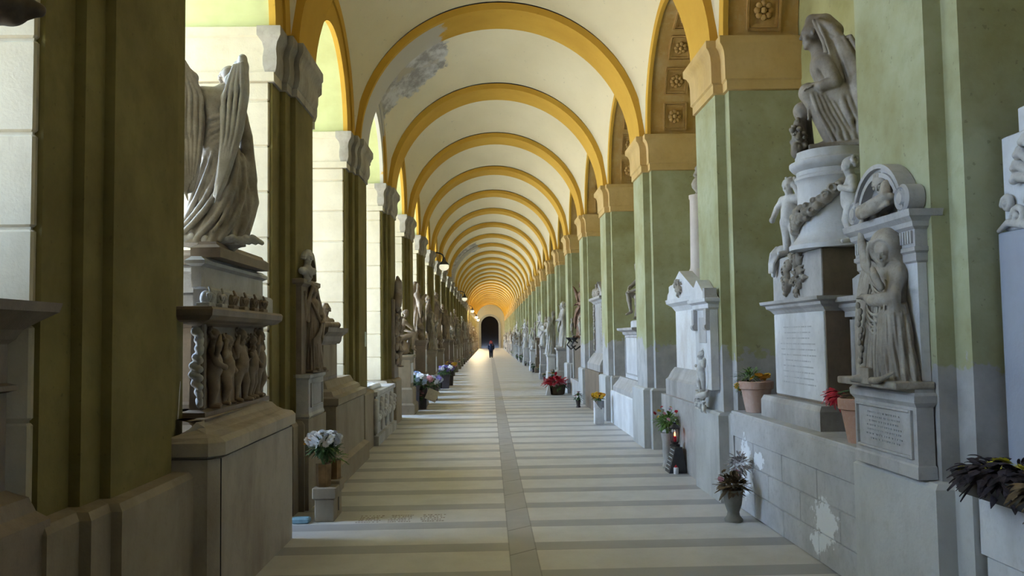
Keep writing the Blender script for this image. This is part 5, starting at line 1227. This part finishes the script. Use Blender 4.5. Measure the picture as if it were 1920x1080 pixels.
# hydrangea planters on the left, dark boxes
M_PLB = plain('dark_planter_stone',(.07,.055,.055),.5)
for i,(x,y,h,m,lab) in enumerate(((-1.70,19.3,.55,(M_BLU,M_BLU,M_WHT),'dark upright planter of pale blue hydrangeas beside the fourth left bay'),(-1.55,19.55,.48,(M_WHT,M_BLU,M_PNK),'dark upright planter of mixed pale flowers, nearer the walkway of the pair'),(-1.45,22.1,.35,(M_WHT,M_PUR),'low dark planter of white and purple flowers behind the hydrangeas'),(-1.4,27.3,.45,(M_PUR,M_WHT),'dark planter with purple flowers by the sixth left bay'),(-1.35,29.0,.5,(M_PNK,M_YEL),'dark planter of pink and yellow flowers near the seventh left pier'))):
    t = thing('stone_planter',lab,'planter',(x,y,0)); MB().prism([(-.10,0),(.10,0),(.13,h),(-.13,h)],'y',-.12,.12).obj('box', M_PLB, t)
    bouquet(t,(0,0,h+.14),.22,13,.085,list(m),40+i,M_LEAF,110,.10,.05,.7)
o = MB().box(-.13,.13,-.008,.008,0,.26,.004).obj('card', plain('beige_card',(.55,.48,.36)), None, None, None, (-1.36,19.40,.20)); o.rotation_euler = (rad(-15),rad(24),0); tag(o,'tilted beige card hung on the front of the pale flower planter','card')
# bracket lamps
M_GLB = NT('frosted_globe',.3); M_GLB.color((.80,.78,.62)); M_GLB.b.inputs['Emission Color'].default_value = (1,.95,.72,1); M_GLB.b.inputs['Emission Strength'].default_value = .10; MATS['frosted_globe'] = M_GLB.m
M_GLL = NT('lit_globe',.3); M_GLL.color((.9,.85,.7)); M_GLL.b.inputs['Emission Color'].default_value = (1,.80,.45,1); M_GLL.b.inputs['Emission Strength'].default_value = 3.0
def lamp(y, mat, label):
    t = thing('bracket_lamp',label,'lamp',(XL,y,4.0))
    MB().tube([(0,0,.42),(.12,0,.46),(.24,0,.43),(.33,0,.38),(.36,0,.28)],.028,8,.022).obj('bracket', M_BLK, t, smooth=True)
    MB().lathe([(.17,.05),(.165,.07),(.07,.17),(.05,.26),(.03,.30),(0,.31)],18,(.37,0,0)).obj('shade', M_BLK, t, smooth=True)
    g = MB().ball((.37,0,-.02),.165,18,12,(1,1,.8)).obj('globe', mat, t, smooth=True); return t
for k,(n,lab) in enumerate(((7,'nearest black bracket lamp with frosted globe on the left piers'),(13,'second black bracket lamp with frosted globe along the left piers'),(19,'third small bracket lamp far along the left piers'),(25,'lit bracket lamp far down the left side'),(29,'lit bracket lamp next to the end doorway'))):
    lamp(Y0+(n-1)*P+.4, M_GLB.m if n < 24 else M_GLL.m, lab)
for i,n in enumerate((19,21,23,25,27,29,30)):  # added warm lights for the far vault glow, several with no lamp there
    L = bpy.data.lights.new('vault_glow_light','POINT'); L.energy = 30; L.color = (1,.78,.42); L.shadow_soft_size = .15
    o = bpy.data.objects.new('vault_glow_light', L); C.objects.link(o); o.location = (XL+.6,Y0+(n-1)*P+.4,3.6)
# ------------------------------------------------------------------ the walker
t = thing('person','person in dark blue coat and red hood walking far down the gallery','person',(.13,67.0,0))
S = Sculpt(); J = dict(pel=(0,0,.68),che=(0,-.01,.98),nek=(0,-.01,1.09),shl=(-.15,0,1.04),shr=(.15,0,1.04),hil=(-.07,0,.66),hir=(.07,0,.66),knl=(-.08,-.10,.38),anl=(-.08,-.06,.07),tol=(-.09,-.18,.04),knr=(.07,.03,.38),anr=(.07,.16,.10),tor=(.07,.08,.04),ell=(-.21,.03,.84),wrl=(-.20,-.06,.67),elr=(.21,-.02,.84),wrr=(.20,.06,.68))
body(S, J, 1.3); head(S,(0,-.01,1.20),.175,(0,-1,0),hair=False); hand(S,(-.20,-.06,.66),(0,-.1,-1),.14,.4,-1,(1,0,0)); hand(S,(.20,.06,.67),(0,.1,-1),.14,.4,1,(-1,0,0))
S.obj('body', plain('skin',(.55,.36,.27),.6), .016, t)
S = Sculpt(); S.cap((0,0,.62),(0,0,1.0),.15,.14,.03); S.cap((-.14,0,1.03),(.14,0,1.03),.088,.088,.04)
for q in (-1,1): S.chain([(q*.16,0,1.03),(q*.215,.0,.84),(q*.205,-.05*q*-1,.70)],[.07,.06,.05],.02)
S.obj('coat', plain('navy_coat',(.02,.03,.07),.8), .015, t)
S = Sculpt(); S.chain([(-.07,0,.66),(-.085,-.10,.38),(-.08,-.06,.08)],[.10,.075,.06],.02); S.chain([(.07,0,.66),(.075,.03,.38),(.07,.15,.11)],[.10,.075,.06],.02); S.obj('trousers', plain('dark_trousers',(.02,.02,.035),.8), .015, t)
S = Sculpt(); S.ell((0,.02,1.23),(.11,.115,.12)); S.ell((0,-.12,1.2),(.07,.08,.08),k=.01,op='-'); S.cap((-.08,.0,1.09),(.08,.0,1.09),.075,.075,.03); S.obj('hood', plain('red_cloth',(.40,.05,.04),.8), .013, t)
for x,y,z in ((-.085,-.11,.035),(.07,.10,.045)):
    S = Sculpt(); S.cap((x,y+.07,z),(x,y-.07,z-.005),.042,.036,.01); S.obj('shoe', plain('black_leather',(.02,.02,.02),.5), .01, t)
# ------------------------------------------------------------------ monuments along the rest of the gallery
def gen_ped(kind, mat, name='statue_pedestal'):   # origin at the wall side centre; faces -x by w .. 
    t = thing(name,'','pedestal'); w,h = ((.42,1.25),(.52,1.0),(.36,1.55))[kind]
    rectprof(MB(),-.30,.30,-w,w,[(.04,0),(.04,.20),(0,.24),(0,h*.42),(-.03,h*.45)]).obj('plinth', mat, t)
    rectprof(MB(),-.25,.26,-w*.78,w*.78,[(0,h*.44),(0,h*.93)]).obj('die', mat, t)
    MB().box(-.262,-.24,-w*.62,w*.62,h*.52,h*.86,.004).obj('tablet', M_MARW, t)
    rectprof(MB(),-.25,.26,-w*.78,w*.78,[(0,h*.92),(.03,h*.94),(.06,h*.97),(.06,h),(0,h+.002)]).obj('cap', mat, t)
    return t,h
HB = .014
ST = [('robed_statue',robed(0,1.15,1).mesh('robed_statue',M_SCW,HB),'robed standing figure'),('hooded_statue',robed(2,1.15,2,(0,-1,-.4),hooded=True).mesh('hooded_statue',M_SCU,HB),'hooded praying figure'),
      ('winged_statue',robed(1,1.15,3,(0,-1,0),wings=True).mesh('winged_statue',M_SCW,HB),'winged angel with raised arm'),('bearded_statue',robed(3,1.15,4,(0,-1,0)).mesh('bearded_statue',M_SCU,HB),'bearded robed figure')]
_S = Sculpt(); bust(_S,(0,0,0),.6); ST.append(('bust',_S.mesh('bust',M_SCW,.012),'head and shoulders bust'))
ST.append(('seated_statue',seated_nude(.9).mesh('seated_statue',M_SCU,HB),'seated figure'))
STB = []; TONE = {M_SCW.name:'pale',M_SCB.name:'shade-darkened'}
for nm,me,d in ST:
    m2 = me.copy(); m2.materials.clear(); m2.materials.append(M_SCB); STB.append((nm,m2,d))  # copies for the left, backlit shade put into the darker stone
peds = [gen_ped(k, m) for k,m in ((0,M_MAR),(1,M_MARW),(2,M_MARB),(0,M_PL))]
used = [False]*4
def place(side, y, n, where, si, pi, sc_=1.0, zoff=0, mat=None):
    pr,h = peds[pi]; s = 1 if side=='r' else -1
    x = (XR+.10) if where=='niche' else (XR-.0)
    if side=='l': x = -1.93 if where=='niche' else XL-.0
    rz = 0 if side=='r' else math.pi
    far = n > 14
    sd = 'right' if side=='r' else 'left'; wh = 'bay' if where=='niche' else 'pier'
    matn = {0:'grey marble',1:'white marble',2:'dark-toned marble',3:'shade-toned brown stone'}[pi]
    lab = f"{matn} pedestal with tablet, {ordn(n)} {wh} on the {sd}" if not far else f"distant {matn} pedestal with tablet along the {sd} side"
    loc = (x,y,0); nm,me,desc = (ST if side=='r' or (n*7+pi)%5==0 else STB)[si]
    if where == 'pier': loc = (x-.215*s,y,0)
    if not used[pi]: o = pr; o.location = loc; o.rotation_euler = (0,0,rz); o['label'] = lab; used[pi] = True
    else: o = copy_tree(pr, loc, rz, lab)
    if where=='pier': o.scale = (.45,.85,1)
    o['group'] = ('distant ' if far else '')+f'monument pedestals on the {sd}'
    o = bpy.data.objects.new(nm, me); C.objects.link(o); o.location = (loc[0]-(.02*s if where=='niche' else 0),y,h+.002); o.rotation_euler = (0,0,(-math.pi/2 if side=='r' else math.pi/2)+rad(((n*37)%50)-25)); o.scale = (sc_,)*3
    tag(o, f"{TONE.get(me.materials[0].name,'weathered grey')} marble {desc} on its pedestal, {ordn(n)} {wh} on the {sd}" if not far else f"distant marble {desc} along the {sd} side", 'statue' if nm!='bust' else 'bust', ('distant ' if far else '')+f'statues on the {sd}')
def yp(n): return Y0+(n-1)*P+.40
def yn(n): return Y0+(n-1)*P+TH+LH/2
# right side
rnd = random.Random(12)
place('r', yn(6), 6, 'niche', 2, 0, 1.25)
place('r', yp(7), 7, 'pier', 0, 1, 1.1)
place('r', yn(7), 7, 'niche', 3, 0, 1.1)
for n in range(8, 30):
    place('r', yn(n), n, 'niche', rnd.choice((0,1,2,3,5)), rnd.choice((0,1,1,2)), rnd.uniform(.95,1.35))
    if n%2==0 or n > 16: place('r', yp(n), n, 'pier', rnd.choice((4,4,0,1)), rnd.choice((0,1,1)), rnd.uniform(.7,.95))
place('l', yp(5), 5, 'pier', 4, 2, .8); place('l', yn(4), 4, 'niche', 5, 3, 1.1); place('l', yn(5), 5, 'niche', 1, 2, 1.3)
for n in range(6, 30):
    place('l', yn(n), n, 'niche', rnd.choice((0,1,2,3,5)), rnd.choice((2,3,2,2)), rnd.uniform(1.1,1.5))  # left pedestals get the darkest stones, their backlit shade in the colour
    if n != 4: place('l', yp(n), n, 'pier', rnd.choice((4,4,0,1)), rnd.choice((2,3)), rnd.uniform(.75,1.05))
# carved relief slab on the fourth left pier
t = thing('relief_monument','tall narrow carved relief slab with leafy figures on the fourth left pier','monument',(XL-.002,Y0+3*P+.4,.853))
MB().box(0,.06,-.36,.36,0,1.5,.01).obj('slab', M_MARB, t)
S = Sculpt(); rn = random.Random(5)
for i in range(60): S.ell((rn.uniform(-.26,.26),-.02,rn.uniform(.3,1.35)),(rn.uniform(.03,.06),.05,rn.uniform(.04,.08)),(0,rn.uniform(-50,50),0),k=.012)
putto(S,(0,-.05,.2),.62,0); putto(S,(.05,-.05,.85),.50,2)
S.chain([(-.12,-.03,1.4),(-.08,-.05,1.62),(-.14,-.06,1.82),(-.10,-.04,1.93)],[.09,.08,.07,.03],.03)
o = S.obj('leafy_relief', M_SCB, .012, t); o.rotation_euler = (0,0,math.pi/2); o.location = (.06,0,0)
# bronze winged group with torch brackets, fifth right bay
y5 = yn(5)
t = thing('bronze_group_base','brown marble pylon base with two slim pale posts, fifth right-hand bay','monument',(2.6,y5,0))
rectprof(MB(),-.36,.44,-1.2,1.2,[(0,0),(0,.45)]).obj('plinth', M_MARW, t)
rectprof(MB(),-.25,.44,-.95,.95,[(0,.45),(0,1.5),(-.04,1.56)]).obj('pylon', M_MARB, t)
for y in (-1.05,1.05): MB().box(-.30,-.16,y-.08,y+.08,.45,1.62,.01).obj('post', M_MAR, t)
S = robed(1,1.5,8,(0,-1,-.2),wings=True); S.chain([(.2,-.05,1.0),(.42,-.1,.85),(.5,-.1,.6)],[.06,.05,.03],.02)
for i in range(7): S.chain([(-.1+.02*i,.0,.9),(-.35-.03*i,-.05,.75-.05*i),(-.45,-.06,.45-.03*i)],[.05,.045,.02],.02)
o = S.obj('bronze_angel', plain('reddish_bronze',(.22,.12,.07),.5,.4,.35,8,.4), .016, None, (2.5,y5,1.55)); o.rotation_euler = (0,0,rad(-75)); tag(o,'reddish brown winged figure leaning out above the fifth right-hand bay','statue')
for i,y in enumerate((-.62,.62)):
    t = thing('torch_bracket',f"black wrought scroll torch bracket, {'near' if i==0 else 'far'} side of the reddish brown winged figure",'bracket',(2.33,y5+y,1.35))
    MB().tube([(0.02,0,0),(-.12,0,-.10),(-.22,0,.02),(-.15,0,.14),(-.06,0,.08)],.022,8).obj('scroll', M_BLK, t, smooth=True); MB().lathe([(.0,.1),(.03,.12),(.10,.2),(.12,.22),(0,.2)],12,(-.15,0,0)).obj('dish', M_BLK, t, smooth=True)
    S = Sculpt(); putto(S,(0,0,0),.5,i); o = S.obj('putto', M_SCU, .012, None, (2.30,y5+y*1.7,1.625)); o.rotation_euler=(0,0,rad(-90)); tag(o,f"small stone putto on the {'near' if i==0 else 'far'} slim post of the fifth right-hand bay",'statue')
# small flower vases and lanterns at the foot of the monuments
vt = thing('flower_vase','','vase'); MB().lathe([(.06,0),(.07,.01),(.05,.05),(.075,.22),(.065,.22),(0,.2)],12).obj('vase', M_PLB, vt)
foliage(MB(),(0,0,.30),.13,70,.09,.04,3,.8).obj('foliage', M_LEAF, vt); 
vk = [('white',M_WHT),('pink',M_PNK),('yellow',M_YEL),('purple',M_PUR),('pale blue',M_BLU)]
def heads(mat, seed):
    mb = MB(); rn = random.Random(seed); bm_ = blossom_mesh(.05,8,2,.6,seed)
    for i in range(9):
        d = Vector((rn.gauss(0,1),rn.gauss(0,1),abs(rn.gauss(0,1)))).normalized()*.14; o = len(mb.v)
        mb.v += [(x+d.x,y+d.y,z+d.z*.8+.32) for x,y,z in bm_.v]; mb.f += [tuple(o+q for q in f) for f in bm_.f]
    return mb.mesh('blossoms', mat)
hm = [heads(m,i) for i,(c,m) in enumerate(vk)]; first = True
for side in 'rl':
    for n in range(4, 28):
        for j in range(1 if n < 7 or n%2 else 2):
            k = rnd.randrange(5); y = yn(n)+rnd.uniform(-1.1,1.1); x = (XR-.22 if side=='r' else XL+.22)+rnd.uniform(-.06,.06)
            if side=='l' and n in (4,5) : y = yn(n)+.9
            if n==5 and side=='r': continue
            sd = 'right' if side=='r' else 'left'; lab = f"small dark vase of {vk[k][0]} flowers on the floor, {ordn(n)} {sd}-hand bay{', nearer one' if j==0 and n>=7 else ''}" if n<=12 else f"tiny distant vase of {vk[k][0]} flowers along the {sd} side"
            gp = f"{'distant ' if n>12 else ''}{vk[k][0]} flower vases on the {sd}"
            z = 0
            if first: o = vt; o.location = (x,y,z); o['label'] = lab; o['group'] = gp
            else: o = copy_tree(vt,(x,y,z),rnd.uniform(0,6),lab,gp)
            sc1 = rnd.uniform(.6,1.35); o.scale = (sc1,)*3
            h_ = bpy.data.objects.new('blossoms', hm[k]); C.objects.link(h_); h_.parent = o; 
            first_o = o; h_['_x'] = 1; del h_['_x']
            if first:   # keep the prototype clean for later copies: give it its heads at the very end
                C.objects.unlink(h_); pend = (h_, o); h_.parent = None; first = False
C.objects.link(pend[0]); pend[0].parent = pend[1]
